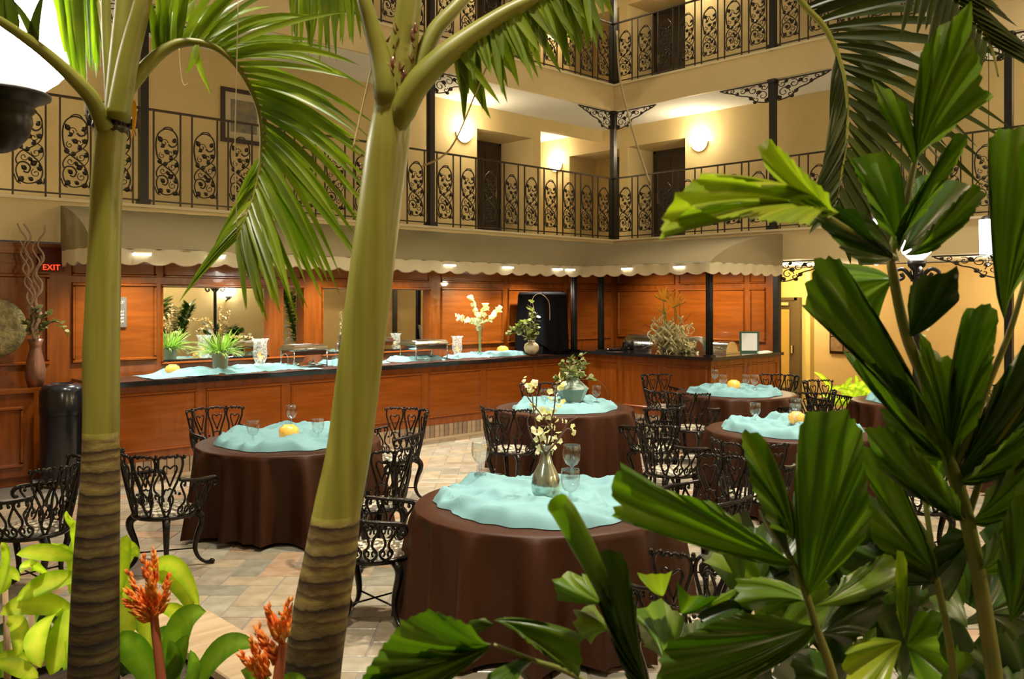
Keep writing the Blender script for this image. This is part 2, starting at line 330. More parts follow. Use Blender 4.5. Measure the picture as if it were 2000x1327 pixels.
    def prism(s, poly, mapf, t0, t1):
        n = len(poly); vs = [mapf(a, b, t) for t in (t0, t1) for a, b in poly]
        fs = [tuple(reversed(range(n))), tuple(range(n, 2*n))]+[(i, (i+1) % n, n+(i+1) % n, n+i) for i in range(n)]
        return s.add(vs, fs, True)
    def leaf(s, c, d, nrm, L_, W, cup=.15):
        # small oval leaf or petal: four-sided lens with a fold
        c = Vector(c); d = Vector(d).normalized(); nrm = Vector(nrm); si = d.cross(nrm)
        si = si.normalized() if si.length > 1e-5 else d.orthogonal().normalized(); up = si.cross(d)
        vs = [c, c+d*L_*.35+si*W+up*cup*W, c+d*L_*.75+si*W*.8+up*cup*W, c+d*L_, c+d*L_*.75-si*W*.8+up*cup*W, c+d*L_*.35-si*W+up*cup*W, c+d*L_*.5]
        return s.add(vs, [(0, 6, 1), (1, 6, 2), (2, 6, 3), (3, 6, 4), (4, 6, 5), (5, 6, 0)])
    def ribbon(s, p0, p1, p2, w, nrm, n=8, fold=.25, prof=None, base=.5):
        p0, p1, p2 = Vector(p0), Vector(p1), Vector(p2); nrm = Vector(nrm); vs = []
        for i in range(n+1):
            t = i/n; p = p0*(1-t)**2+p1*2*t*(1-t)+p2*t*t
            T = ((p1-p0)*(1-t)+(p2-p1)*t)
            if T.length < 1e-8: T = p2-p0
            si = T.cross(nrm)
            si = si.normalized() if si.length > 1e-8 else T.orthogonal().normalized()
            up = si.cross(T).normalized()
            k = prof(t) if prof else (base+(1-base)*min(1, t*4))*(1-t**3)+.02
            vs += [p+si*w*k+up*w*k*fold, p-up*w*k*fold*.3, p-si*w*k+up*w*k*fold]
        fs = []
        for i in range(n):
            for j in (0, 1): fs.append((i*3+j, i*3+j+1, i*3+j+4, i*3+j+3))
        return s.add(vs, fs)
    def build(s, name, m, parent=None, smooth=True, auto=None):
        off = Vector((0, 0, 0))
        if parent is not None and parent.get('_w'): off = Vector(parent['_w'])
        me = bpy.data.meshes.new(name); me.from_pydata([(v[0]-off.x, v[1]-off.y, v[2]-off.z) for v in s.v], [], s.f)
        if smooth:
            fl = s.flat; me.polygons.foreach_set('use_smooth', [i not in fl for i in range(len(me.polygons))])
        me.materials.append(m if not isinstance(m, str) else M_[m])
        o = bpy.data.objects.new(name, me); COL.objects.link(o)
        if parent is not None:
            o.parent = parent
            if parent.get('_w'): o['_w'] = list(parent['_w'])
        return o
def thing(name, label, cat, loc=(0, 0, 0), rz=0, group=None, world=False):
    o = bpy.data.objects.new(name, None); COL.objects.link(o); o.location = loc; o.rotation_euler = (0, 0, rz)
    o['label'] = label; o['category'] = cat; o.empty_display_size = .1
    if group: o['group'] = group
    if world: o['_w'] = list(loc)
    return o
def tag(o, label, cat, group=None):
    o['label'] = label; o['category'] = cat
    if group: o['group'] = group
    return o
def struct(o): o['kind'] = 'structure'; return o
def dup(o, loc=None, rz=None, label=None, parent=None):
    c = o.copy(); COL.objects.link(c)
    if parent is not None: c.parent = parent
    if loc is not None: c.location = loc
    if rz is not None: c.rotation_euler = (0, 0, rz)
    if label: c['label'] = label
    for ch in list(o.children): dup(ch, parent=c)
    return c
def inst(o, name, parent, loc):
    # another piece that shares the mesh of o
    c = bpy.data.objects.new(name, o.data); COL.objects.link(c); c.parent = parent; c.location = loc; return c
# ------------------------------------------------------------------ building shell
WY, WX = 10.8, 13.07            # wood walls / balcony edges
GY, GX = 12.2, 14.4             # gallery walls
Z2, Z3, Z4 = 3.13, 6.10, 9.07   # gallery floors
FH = .47                        # slab depth
X0, YB = -6.0, -5.0             # far walls behind and beside the camera
fl = struct(MB().box(X0, 16.4, YB, 16.2, -.2, -.006).build('floor', 'grout'))
def tiles():
    a = .205; big = []; rest = MB(); c0 = .006
    for i in range(-60, 62):
        for j in range(8, 92):
            k = (i-j) % 4
            if k == 0: rx, ry, hx, hy = (i+1)*a, (j+.5)*a, a, a/2
            elif k == 3: rx, ry, hx, hy = (i+.5)*a, (j+1)*a, a/2, a
            else: continue
            x, y = XY(rx, ry)
            if not (X0+.2 < x < 16.2 and YB+.2 < y < 9.75): continue
            if x < 2.0 and y < 4.6: continue
            if x > 11.0 and y > 7.2 and x < 13.1: continue
            px = CX+rx/ry*F; py = HY+CAMZ/ry*F
            vis = -80 < px < 2080 and py < 1400
            big.append((-(1/ry**3) if vis else 1, x, y, hx, hy))
    big.sort()
    proto = {}
    for n, (_, x, y, hx, hy) in enumerate(big):
        if n < 300 and _ < 0:
            key = hx > hy
            if key not in proto:
                o = MB().obox((0, 0), RGT, FWD, hx-c0, hy-c0, -.012, 0, .004).build('tile', 'tile', fl); o.location = (x, y, 0); proto[key] = o
            else: inst(proto[key], 'tile', fl, (x, y, 0))
        else: rest.obox((x, y), RGT, FWD, hx-c0, hy-c0, -.012, 0, .004)
    o = rest.build('tile_field', 'tile', fl); o['kind'] = 'stuff'
tiles()
# shell walls behind the galleries and beside / behind the camera
struct(MB().box(X0, 16.4, YB-.2, YB, 0, 11.6).build('wall_south', 'plaster'))
struct(MB().box(X0-.2, X0, YB-.2, 16, 0, 11.6).build('wall_west', 'plaster'))
struct(MB().box(15.6, 16.0, YB, 8.0, 0, 2.64).build('wall_right', 'tan'))
wy = MB().box(16.2, 16.4, 7.9, 9.4, 0, 2.64).box(13.2, 16.4, 9.4, 9.5, 0, 2.64).box(15.9, 16.2, 8.24, 8.33, 0, 2.64)
struct(wy.build('wall_hall', 'hallyellow'))
# galleries
def gallery(z0, tagname):
    b = MB(); H = Z3-FH-Z2
    t = z0+H
    rz, oz = z0+2.07, z0+2.28
    # wall along B (y = GY) with a door recess and an open passage
    b.box(X0, 10.81, GY, GY+.12, z0, t).box(12.27, 12.5, GY, GY+.9, z0, t).box(12.27, 12.38, GY+.9, GY+.95, z0, t).box(10.69, 10.81, GY+.12, GY+.95, z0, t)
    b.box(10.81, 12.27, GY, GY+.95, rz, t).box(10.69, 12.38, GY+.95, GY+1.05, z0, t)
    b.box(12.5, GX, GY, GY+.15, oz, t)
    b.box(12.38, 12.5, GY+.9, 16.0, z0, t).box(12.38, GX+1, 16.0, 16.1, z0, t)
    struct(b.build('wall_back_'+tagname, 'plaster'))
    b = MB()
    # wall along R (x = GX) with two door recesses
    b.box(GX, GX+.1, 13.26, 16.0, z0, t).box(GX, GX+.9, 13.16, 13.26, z0, t)
    b.box(GX, GX+.9, 11.52, 11.74, z0, t)
    b.box(GX, GX+.9, 11.74, 13.16, rz, t).box(GX, GX+.9, 10.08, 11.52, rz, t)
    b.box(GX+.9, GX+1, 9.9, 13.26, z0, t).box(GX, GX+.9, 9.98, 10.08, z0, t)
    b.box(GX, GX+.12, YB, 9.98, z0, t)
    struct(b.build('wall_right_'+tagname, 'plaster'))
def gdoor(n, c, ax, z0, wd=.9, ht=2.02):
    # six-panel dark room door; ax is the direction along the wall, normal points to the corridor
    ax = Vector(ax); nm = Vector((0, -1, 0)) if abs(ax.x) > .5 else Vector((-1, 0, 0))
    c = Vector(c); d = MB()
    def bx(a0, a1, h0, h1, e0, e1, m):
        p = c+ax*a0+nm*e0; q = c+ax*a1+nm*e1
        m.box(min(p.x, q.x), max(p.x, q.x), min(p.y, q.y), max(p.y, q.y), z0+h0, z0+h1)
    bx(-wd/2, wd/2, 0, ht, -.01, .035, d)
    root = struct(d.build('door_%d' % n, 'door'))
    m = MB(); bx(-wd/2-.06, -wd/2, 0, ht+.06, 0, .05, m); bx(wd/2, wd/2+.06, 0, ht+.06, 0, .05, m); bx(-wd/2-.06, wd/2+.06, ht, ht+.06, 0, .05, m)
    m.build('door_frame', 'door', root)
    for s in (-1, 1):
        for h0, h1 in ((.15, .75), (.85, 1.45), (1.55, 1.88)):
            m = MB(); bx(s*wd/4-wd*.17, s*wd/4+wd*.17, h0, h1, .034, .045, m); m.build('door_panel', 'door', root)
    m = MB(); bx(wd/2-.1, wd/2-.04, .95, 1.15, .035, .06, m); m.build('lock_plate', 'brass', root)
n = 1
for z0, tn in ((Z2, 'second'), (Z3, 'third')):
    gallery(z0, tn)
    gdoor(n, (11.76, GY+.95, 0), (1, 0, 0), z0); gdoor(n+1, (GX+.9, 12.18, 0), (0, 1, 0), z0); gdoor(n+2, (GX+.9, 10.98, 0), (0, 1, 0), z0); n += 3
for z, nm_ in ((Z2, 'second'), (Z3, 'third'), (Z4, 'fourth')):
    b = MB().box(X0, GX+1, WY+.02, 16.1, z-FH, z-.01).box(WX+.02, 16.4, YB, WY+.02, z-FH, z-.01)
    o = struct(b.build('ceiling_'+nm_, 'white'))
    f = MB().box(X0, WX+.02, WY-.03, WY+.02, z-FH, z).box(WX-.03, WX+.02, YB, WY-.03, z-FH, z)
    struct(f.build('trim_%s' % {'second': 1, 'third': 2, 'fourth': 3}[nm_], 'fascia'))
    g = MB().box(X0, WX-.03, WY-.06, WY+.06, z, z+.035).box(WX-.06, WX+.06, YB, WY+.06, z, z+.035)
    struct(g.build('trim_%s' % {'second': 4, 'third': 5, 'fourth': 6}[nm_], 'cream'))
# atrium roof beams that carry the floodlights
t = thing('roof_beam', 'dark steel beam high over the court carrying floodlights', 'beam', (0, 0, 0))
t['kind'] = 'structure'
for (a, bq, pw, an) in FLOODS:
    dv = (Vector(bq)-Vector(a)).normalized(); A = Vector(a)
    MB().tube([A-dv*.34, A-dv*.3, A-dv*.06], [.06, .16, .2], 12).build('floodlight_can', 'iron', t)
    MB().tube([A-dv*.32, (a[0], a[1], 10.2)], .03, 6).build('drop_rod', 'iron', t)
MB().box(X0, 14.4, 3.0, 3.2, 10.2, 10.45).box(X0, 14.4, 5.4, 5.6, 10.2, 10.45).build('beam', 'iron', t)
# ------------------------------------------------------------------ wood panelled walls (ground floor)
MX = [(3.33, 4.31), (8.80, 10.16), (10.26, 11.66), (11.75, 12.98)]
MIR = [(4.39, 5.83), (6.04, 6.33), (6.66, 8.57)]
def frame(m, a0, a1, z0, z1, mp, wd=.045, dp=.03):
    # raised moulding rectangle on a wall; mp(a, depth, z) -> point
    for (p0, p1, q0, q1) in ((a0, a1, z0, z0+wd), (a0, a1, z1-wd, z1), (a0, a0+wd, z0+wd, z1-wd), (a1-wd, a1, z0+wd, z1-wd)):
        v = [mp(a, 0, z) for a, z in ((p0, q0), (p1, q0), (p1, q1), (p0, q1))]+[mp(a, dp, z) for a, z in ((p0+.012, q0+.012), (p1-.012, q0+.012), (p1-.012, q1-.012), (p0+.012, q1-.012))]
        m.add(v, [(0, 1, 2, 3), (4, 5, 6, 7), (0, 1, 5, 4), (1, 2, 6, 5), (2, 3, 7, 6), (3, 0, 4, 7)], True)
mpB = lambda a, d, z: (a, WY-d, z)
mpR = lambda a, d, z: (WX-d, a, z)
b = MB()
b.box(X0, 4.39, WY, WY+.12, 0, 2.64).box(8.57, WX+.1, WY, WY+.12, 0, 2.64).box(4.39, 8.57, WY, WY+.12, 0, 1.23).box(4.39, 8.57, WY, WY+.12, 2.16, 2.64)
for x0, x1 in ((5.83, 6.04), (6.33, 6.66)): b.box(x0, x1, WY, WY+.12, 1.23, 2.16)
wb = struct(b.build('wall_back', 'wood'))
for a0, a1 in MX:
    m = MB(); frame(m, a0, a1, 1.27, 2.21, mpB); m.box(a0+.045, a1-.045, WY-.006, WY, 1.315, 2.165); m.build('panel', 'woodh', wb)
for a0, a1 in MX+[(4.39, 6.33), (6.66, 8.57)]:
    m = MB(); frame(m, a0, a1, 2.28, 2.50, mpB, .035); m.box(a0+.035, a1-.035, WY-.006, WY, 2.315, 2.465); m.build('panel', 'woodh', wb)
for a0, a1 in ((4.39, 6.33), (6.66, 8.57)):
    m = MB(); frame(m, a0-.03, a1+.03, 1.2, 2.2, mpB, .035); m.build('mirror_frame', 'woodh', wb)
for i, (a0, a1) in enumerate(MIR):
    lab = ['widest mirror pane behind the grass plant on the buffet', 'narrow mirror pane right of the brown stile, behind the first chafing dish', 'mirror pane behind the leaning palm trunk and second chafing dish'][i]
    o = MB().box(a0, a1, WY+.075, WY+.085, 1.23, 2.16).build('wall_mirror', 'mirror'); tag(o, lab, 'mirror', 'mirrors over the buffet')
    m = MB(); m.box(a0, a1, WY+.01, WY+.076, 1.23, 1.26); m.build('ledge', 'granite', o)
# wall left of the awning: chair-rail cabinet, crown and panels
m = MB(); frame(m, .6, 3.1, 1.27, 2.3, mpB); m.build('panel', 'woodh', wb)
m = MB(); frame(m, -2.2, .4, 1.27, 2.3, mpB); m.build('panel', 'woodh', wb)
m = MB().box(X0, 3.2, WY-.05, WY, 2.52, 2.64).box(X0, 3.2, WY-.02, WY, 2.42, 2.44); m.build('crown_trim', 'woodh', wb)
wr = struct(MB().box(WX, WX+.12, 7.42, WY, 0, 2.64).build('wall_right_panelled', 'wood'))
for a0, a1 in ((9.36, 10.69), (7.95, 9.29), (7.55, 7.86)):
    m = MB(); frame(m, a0, a1, 1.30, 2.21, mpR); m.box(WX-.006, WX, a0+.045, a1-.045, 1.345, 2.165); m.build('panel', 'woodh', wr)
    m = MB(); frame(m, a0, a1, 2.28, 2.50, mpR, .035); m.box(WX-.006, WX, a0+.035, a1-.035, 2.315, 2.465); m.build('panel', 'woodh', wr)
# left sideboard with ledge
sb = thing('sideboard', 'cherry wood sideboard with panelled front at left wall beside the bin', 'sideboard', (1.0, WY-.2, 0), world=True)
MB().box(X0+.1, 2.85, WY-.32, WY-.01, .1, 1.0).build('body', 'wood', sb)
MB().box(X0+.1, 2.9, WY-.36, WY-.005, 1.0, 1.045).build('top', 'woodh', sb)
MB().box(X0+.1, 2.85, WY-.28, WY-.01, 0, .1).build('plinth', 'woodh', sb)
for a0, a1 in ((.3, 1.4), (1.5, 2.75)):
    m = MB(); frame(m, a0, a1, .2, .86, lambda a, d, z: (a, WY-.32-d, z)); m.build('door', 'woodh', sb)
# ------------------------------------------------------------------ buffet counters
def counter(nm_, lab, lo, hi, z, side, panels, ends=None):
    (x0, y0), (x1, y1) = lo, hi
    t = thing(nm_, lab, 'counter', (x0, y0, 0), world=True)
    MB().box(x0, x1, y0, y1, .2, z-.05).build('body', 'wood', t)
    MB().box(x0+.05, x1, y0+.05, y1, 0, .2).build('kick', 'grout', t)
    return t
cb = counter('buffet_counter', 'long cherry buffet counter with black granite top under the mirrors', (3.36, 9.9), (11.05, WY-.005), 1.1, 'B', None)
MB().box(3.33, 10.99, 9.83, WY-.012, 1.05, 1.1).build('worktop', 'granite', cb)
for k in range(7):
    a0 = 3.42+1.105*k; a1 = a0+1.0
    m = MB(); frame(m, a0, a1, .3, .97, lambda a, d, z: (a, 9.9-d, z), .035, .02); m.box(a0+.035, a1-.035, 9.895, 9.9, .335, .935); m.build('panel', 'woodh', cb)
cr = counter('salad_counter', 'cherry serving counter with black granite top at the right wall', (11.08, 7.3), (WX-.005, 9.88), 1.16, 'R', None)
MB().box(11.0, WX-.012, 7.22, 9.82, 1.11, 1.16).box(11.15, WX-.012, 9.82, WY-.03, 1.11, 1.16).build('worktop', 'granite', cr)
for a0, a1 in ((9.07, 9.83), (8.22, 8.99), (7.37, 8.14)):
    m = MB(); frame(m, a0, a1, .3, 1.02, lambda a, d, z: (11.08-d, a, z), .035, .02); m.build('panel', 'woodh', cr)
for a0, a1 in ((11.15, 12.0), (12.08, 12.98)):
    m = MB(); frame(m, a0, a1, .3, 1.02, lambda a, d, z: (a, 7.3-d, z), .035, .02); m.build('panel', 'woodh', cr)
bp_ = None
def bricks(par, p0, p1, nrm):
    global bp_
    p0 = Vector((*p0, 0)); p1 = Vector((*p1, 0)); L_ = (p1-p0).length; d = (p1-p0).normalized(); k = int(L_/.088); off = Vector(par['_w'])
    me = MB().obox((0, 0), d, nrm, .039, .03, .02, .2, .006)
    first = None
    for i in range(k):
        c = p0+d*(i+.5)*L_/k-off
        if first is None: first = me.build('brick', 'brick'); first.parent = par; first.location = c
        else: inst(first, 'brick', par, c)
bricks(cb, (3.45, 9.93), (11.05, 9.93), (0, -1, 0)); bricks(cr, (11.11, 9.85), (11.11, 7.33), (-1, 0, 0)); bricks(cr, (11.12, 7.33), (13.0, 7.33), (0, -1, 0))
struct(MB().box(3.3, 11.05, 9.72, 9.9, 0, .02).box(10.9, 11.08, 7.2, 9.72, 0, .02).build('baseboard_back', 'stone'))
# ------------------------------------------------------------------ awning
def awn_prof(v):
    a = v*PI/2*.92
    e = (math.sin(a), math.cos(a)); f_ = .6
    return (v*(1-f_)+e[0]/math.sin(PI/2*.92)*f_, (1-v)*(1-f_)+((e[1]-math.cos(PI/2*.92))/(1-math.cos(PI/2*.92)))*f_)
AY, AX, AZT, AZB, AZV = 9.70, 10.93, 3.08, 2.56, 2.385
aw = thing('awning', 'beige canvas awning with scalloped valance over the buffet counters', 'awning', (3.2, WY, 2.5), world=True)
m = MB()
NV = 12
def aB(u, v):
    o, h = awn_prof(v); y = WY-.05-(WY-.05-AY)*o; xe = WX-.05-(WX-.05-AX)*o; return (3.2+(xe-3.2)*u, y, AZB+(AZT-AZB)*h+.012*noise.noise(Vector((u*18, v*2, 0))))
def aR(u, v):
    o, h = awn_prof(v); x = WX-.05-(WX-.05-AX)*o; ye = WY-.05-(WY-.05-AY)*o; return (x, 7.22+(ye-7.22)*u, AZB+(AZT-AZB)*h+.012*noise.noise(Vector((u*8, v*2, 5))))
m.grid(aB, 60, NV); m.grid(aR, 24, NV)
# closing end pieces
for fn in (lambda v: aB(0, v), lambda v: aR(0, v)):
    top = [Vector(fn(i/(NV-1))) for i in range(NV)]; vs = []
    for p in top: vs += [p, (p.x, p.y, AZB)]
    m.add(vs, [(2*i, 2*i+2, 2*i+3, 2*i+1) for i in range(NV-1)])
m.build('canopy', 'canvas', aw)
def valance(p0, p1, per=.31):
    p0 = Vector((*p0, 0)); p1 = Vector((*p1, 0)); L_ = (p1-p0).length; k = max(2, round(L_/per)); n_ = k*10; vs = []; fs = []
    nr = Vector((-(p1-p0).y, (p1-p0).x, 0)).normalized(); ed = []
    for i in range(n_+1):
        s = i/n_; p = p0.lerp(p1, s)+nr*.008*math.sin(s*k*2*PI)
        zb = AZV+.045*(1-abs(math.sin(PI*s*k+.8)))**1.3
        vs += [(p.x, p.y, AZB+.005), (p.x, p.y, zb)]; ed.append((p.x, p.y, zb))
        if i: fs.append((2*i-2, 2*i, 2*i+1, 2*i-1))
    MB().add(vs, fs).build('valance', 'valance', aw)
    MB().tube(ed, .006, 4).build('edge_piping', 'twig', aw)
valance((3.2, AY), (AX, AY)); valance((AX, AY), (AX, 7.22)); valance((AX, 7.22), (WX-.05, 7.22)); valance((3.2, WY-.05), (3.2, AY))
MB().tube([(3.22, AY+.02, AZB), (AX+.02, AY+.02, AZB), (AX+.02, 7.24, AZB)], .015, 5).build('front_rail', 'iron', aw)
# strip lamps under the awning front and the downlights they hold
k = 0
SLAB = ['first right of the left palm', 'second right of the left palm', 'behind the hanging frond tips', 'right of leaning trunk', 'above the white flowers', 'left of the close pair', 'right of the close pair', 'above the bird of paradise', 'left of the front corner post', 'hidden behind the left palm trunk']
for (x, y) in [(4.55, 9.75), (5.15, 9.75), (6.6, 9.75), (8.05, 9.75), (9.2, 9.75), (10.3, 9.75), (10.6, 9.75), (11.0, 8.75), (11.0, 7.75), (3.7, 9.75)]:
    k += 1
    hx, hy = (.09, .03) if y > 9 else (.03, .09)
    dx, dy = (0, -.08) if y > 9 else (-.08, 0)
    t = thing('strip_light', 'small glowing strip light on the awning rail, '+SLAB[k-1], 'lamp', (x+dx, y+dy, 2.5), group='strip lights along the awning rail')
    MB().box(-hx, hx, -hy, hy, -.012, .012).build('diffuser', 'strip', t)
    MB().box(-hx-.008, hx+.008, -hy-.004, hy+.004, .013, .026).build('housing', 'steel', t)
for x in (3.9, 5.2, 6.6, 8.0, 9.3, 10.5):
    lamp('SPOT', (x, 10.2, 2.62), 125, (1, .94, .82), .05, (x, 10.15, 1.0), 2.3, .9, 'buffet_downlight')
for y in (9.6, 8.6, 7.8):
    lamp('SPOT', (12.25, y, 2.62), 62, (1, .90, .70), .05, (12.75, y, 1.0), 2.4, .9, 'salad_downlight')
# ------------------------------------------------------------------ iron posts, brackets and railings
def spiral(c, r, a0, turns, n=9, s=1):
    return [(c[0]+r*(1-.8*i/n)*math.cos(a0+s*turns*2*PI*i/n), c[1]+r*(1-.8*i/n)*math.sin(a0+s*turns*2*PI*i/n)) for i in range(n+1)]
def flatleaf(m, c, r, a, lift=.008):
    pts = [(0, -1), (.65, -.55), (.8, .1), (.4, .7), (0, 1.1), (-.4, .7), (-.8, .1), (-.65, -.55)]
    ca, sa = math.cos(a), math.sin(a)
    vs = [(c[0]+(x*ca-z*sa)*r, 0, c[1]+(x*sa+z*ca)*r) for x, z in pts]+[(c[0], -lift*1.6, c[1]), (c[0], lift*1.6, c[1])]
    m.add(vs, [(i, (i+1) % 8, 8) for i in range(8)]+[((i+1) % 8, i, 9) for i in range(8)])
def vine_panel():
    m = MB(); W_, z0, z1 = .31, .135, .985
    def c2(pts, r=.0075, n=3): m.tube(smoothpath([(x, 0, z) for x, z in pts], n), r, 4)
    c2([(.03, .62), (.015, .74), (.03, .86), (.075, .93), (.15, .965), (.24, .94), (.285, .86), (.27, .78), (.215, .745), (.17, .775)], .011)
    c2([(.10, .955), (.14, .985), (.2, .985), (.23, .955)], .009)
    c2([(.03, .62), (.07, .54), (.17, .47), (.25, .40), (.29, .30), (.27, .21), (.2, .16), (.11, .15), (.045, .2), (.02, .29), (.05, .37), (.12, .38), (.165, .33), (.14, .27), (.095, .28)], .010)
    c2([(.285, .86), (.29, .72), (.26, .63), (.18, .56), (.07, .50), (.02, .42), (.03, .36)], .009)
    c2([(.25, .40), (.295, .47), (.29, .56), (.24, .60)], .007)
    c2(spiral((.12, .79), .05, 0, 1.2), .006); c2(spiral((.2, .67), .045, 1, 1.2, 8, -1), .006); c2(spiral((.09, .63), .04, 2, 1.1), .006)
    c2(spiral((.22, .5), .05, 3, 1.2), .006); c2(spiral((.1, .44), .045, 0, 1.1, 8, -1), .006); c2(spiral((.22, .27), .05, 2, 1.2), .006)
    c2([(.0, .24), (.03, .16), (.07, .14)], .008); c2([(.27, .21), (.3, .15), (.31, .22)], .008)
    for c, r, a in (((.07, .83), .042, .6), ((.1, .75), .034, 2.2), ((.245, .83), .036, -.6), ((.15, .68), .04, 1.2), ((.26, .69), .038, -1.2), ((.06, .56), .04, .3), ((.2, .61), .034, 2.6), ((.27, .53), .036, -.3), ((.13, .53), .036, 1.8), ((.2, .38), .042, -1), ((.1, .32), .036, .9), ((.26, .33), .04, .2), ((.07, .19), .042, 2.4), ((.25, .17), .036, -2), ((.165, .42), .03, .4), ((.17, .2), .032, 1)):
        flatleaf(m, c, r, a)
    return m
vp0 = vine_panel().build('vine_panel', 'railiron'); vpm = vp0.data; bpy.data.objects.remove(vp0)
bal = MB().box(-.009, .009, -.009, .009, 0, 1.17).build('baluster', 'railiron'); balm = bal.data; bpy.data.objects.remove(bal)
def railing(lab, p0, p1, z, npan):
    p0 = Vector((*p0, z)); p1 = Vector((*p1, z)); d = p1-p0; L_ = d.length; rz = math.atan2(d.y, d.x)
    t = thing('balcony_railing', lab, 'railing', p0, rz, 'vine railings of the galleries')
    MB().box(.05, L_-.05, -.02, .02, 1.165, 1.19).build('top_rail', 'railiron', t)
    MB().box(.05, L_-.05, -.012, .012, .05, .068).build('bottom_rail', 'railiron', t)
    pt = (L_-.1)/npan
    for i in range(npan):
        x = .05+pt*(i+.5)-.155
        for nm_, me, xx in (('vine_panel', vpm, x), ('baluster', balm, x-.012), ('baluster', balm, x+.322)):
            o = bpy.data.objects.new(nm_, me); COL.objects.link(o); o.parent = t; o.location = (xx, 0, 0)
PB = [-.30, 4.15, 8.60, WX]
PR = [WY, 7.42, 3.90, .40]
nB = ['bay left of the left palm', 'bay behind the two palm trunks', 'bay ending at the corner post']
nR = ['bay right of the corner post', 'bay behind the dark palm frond', 'bay at the right edge']
for fz, fn in ((Z2, 'lower gallery'), (Z3, 'upper gallery')):
    for i in range(3):
        railing('iron vine railing on the %s, left wall, %s' % (fn, nB[i]), (PB[i], WY), (PB[i+1], WY), fz+.03, 9)
        railing('iron vine railing on the %s, right wall, %s' % (fn, nR[i]), (WX, PR[i]), (WX, PR[i+1]), fz+.03, 7)
def bracket_mesh():
    m = MB()
    def c2(pts, r=.008): m.tube(smoothpath([(x, 0, z) for x, z in pts], 3), r, 4)
    m.box(0, .66, -.012, .012, -.018, 0)
    c2([(.03, -.3), (.1, -.29), (.2, -.25), (.28, -.17), (.38, -.14), (.47, -.09), (.58, -.05), (.64, -.02)], .011)
    c2([(.02, -.02), (.02, -.3)], .01)
    for sp in (spiral((.1, -.19), .075, 0, 1.2), spiral((.22, -.09), .065, 2, 1.2, 9, -1), spiral((.36, -.075), .05, 1, 1.2), spiral((.5, -.045), .03, 2, 1.1), spiral((.08, -.07), .045, 3, 1.1), spiral((.18, -.23), .04, 1, 1.1, 9, -1)): c2(sp, .007)
    for c, r, a in (((.05, -.26), .035, .5), ((.15, -.13), .04, 1.4), ((.25, -.2), .036, -.6), ((.3, -.06), .035, 2.2), ((.43, -.1), .032, .2), ((.13, -.04), .03, -1), ((.57, -.04), .026, 1), ((.2, -.27), .03, 2)): flatleaf(m, c, r, a)
    return m
br0 = bracket_mesh().build('bracket', 'railiron'); brm = br0.data; bpy.data.objects.remove(br0)
def bracket(par, loc, rz):
    o = bpy.data.objects.new('bracket', brm); COL.objects.link(o); o.parent = par; o.location = loc; o.rotation_euler = (0, 0, rz); o.scale = (1.45, 1, 1.12)
def post(lab, x, y, z0, z1, bdirs):
    t = thing('iron_post', lab, 'post', (x, y, z0), group='black iron posts of the galleries')
    h = z1-z0; s = .048
    MB().box(-s, s, -s, s, 0, h).build('shaft', 'iron', t)
    MB().box(-s-.02, s+.02, -s-.02, s+.02, h-.06, h-.001).build('cap', 'iron', t)
    MB().box(-s-.02, s+.02, -s-.02, s+.02, .04, .1).build('foot', 'iron', t)
    for a in bdirs:
        bracket(t, (math.cos(a)*s, math.sin(a)*s, h-.02), a)
for fz, fn in ((Z2, 'lower'), (Z3, 'upper')):
    zt = fz+Z3-FH-Z2
    post('black iron corner post where the two %s galleries meet' % fn, WX, WY, fz, zt, (PI, -PI/2))
    post('black iron post right of the leaning palm on the %s gallery' % fn, 8.60, WY, fz, zt, (0, PI))
    post('black iron post right of the left palm trunk on the %s gallery' % fn, 4.15, WY, fz, zt, (0, PI))
    post('black iron post on the %s right gallery behind the yellow fishtail leaves' % fn, WX, 7.42, fz, zt, (PI/2, -PI/2))
    post('black iron post on the %s right gallery near picture edge' % fn, WX, 3.90, fz, zt, (PI/2, -PI/2))
post('black ground floor column at the end of the panelled right wall', WX, 7.35, 0, Z2-FH, (-PI/2,))
post('black ground floor column under the right gallery behind the fishtail palm', WX, 3.9, 0, Z2-FH, (PI/2, -PI/2))
def thinpost(lab, x, y, z0, z1):
    t = thing('awning_post', lab, 'post', (x, y, z0), group='black posts between counter and awning')
    m = MB(); s = .05
    for a in range(1): m.lathe([(.045, 0), (.045, z1-z0)], n=10, cap0=True, cap1=True)
    for k in range(8):
        a = k*PI/4; m.tube([(math.cos(a)*.046, math.sin(a)*.046, .03), (math.cos(a)*.046, math.sin(a)*.046, z1-z0-.03)], .009, 4)
    m.build('shaft', 'iron', t)
    MB().box(-.065, .065, -.065, .065, 0, .03).build('base', 'iron', t)
thinpost('black fluted post on the counter right of the black draped box', 10.98, 9.93, 1.1, AZB)
thinpost('black fluted post left of the bird of paradise arrangement', 11.08, 9.42, 1.16, AZB)
thinpost('black fluted post at front corner of the salad counter', 11.13, 7.36, 1.16, AZB)
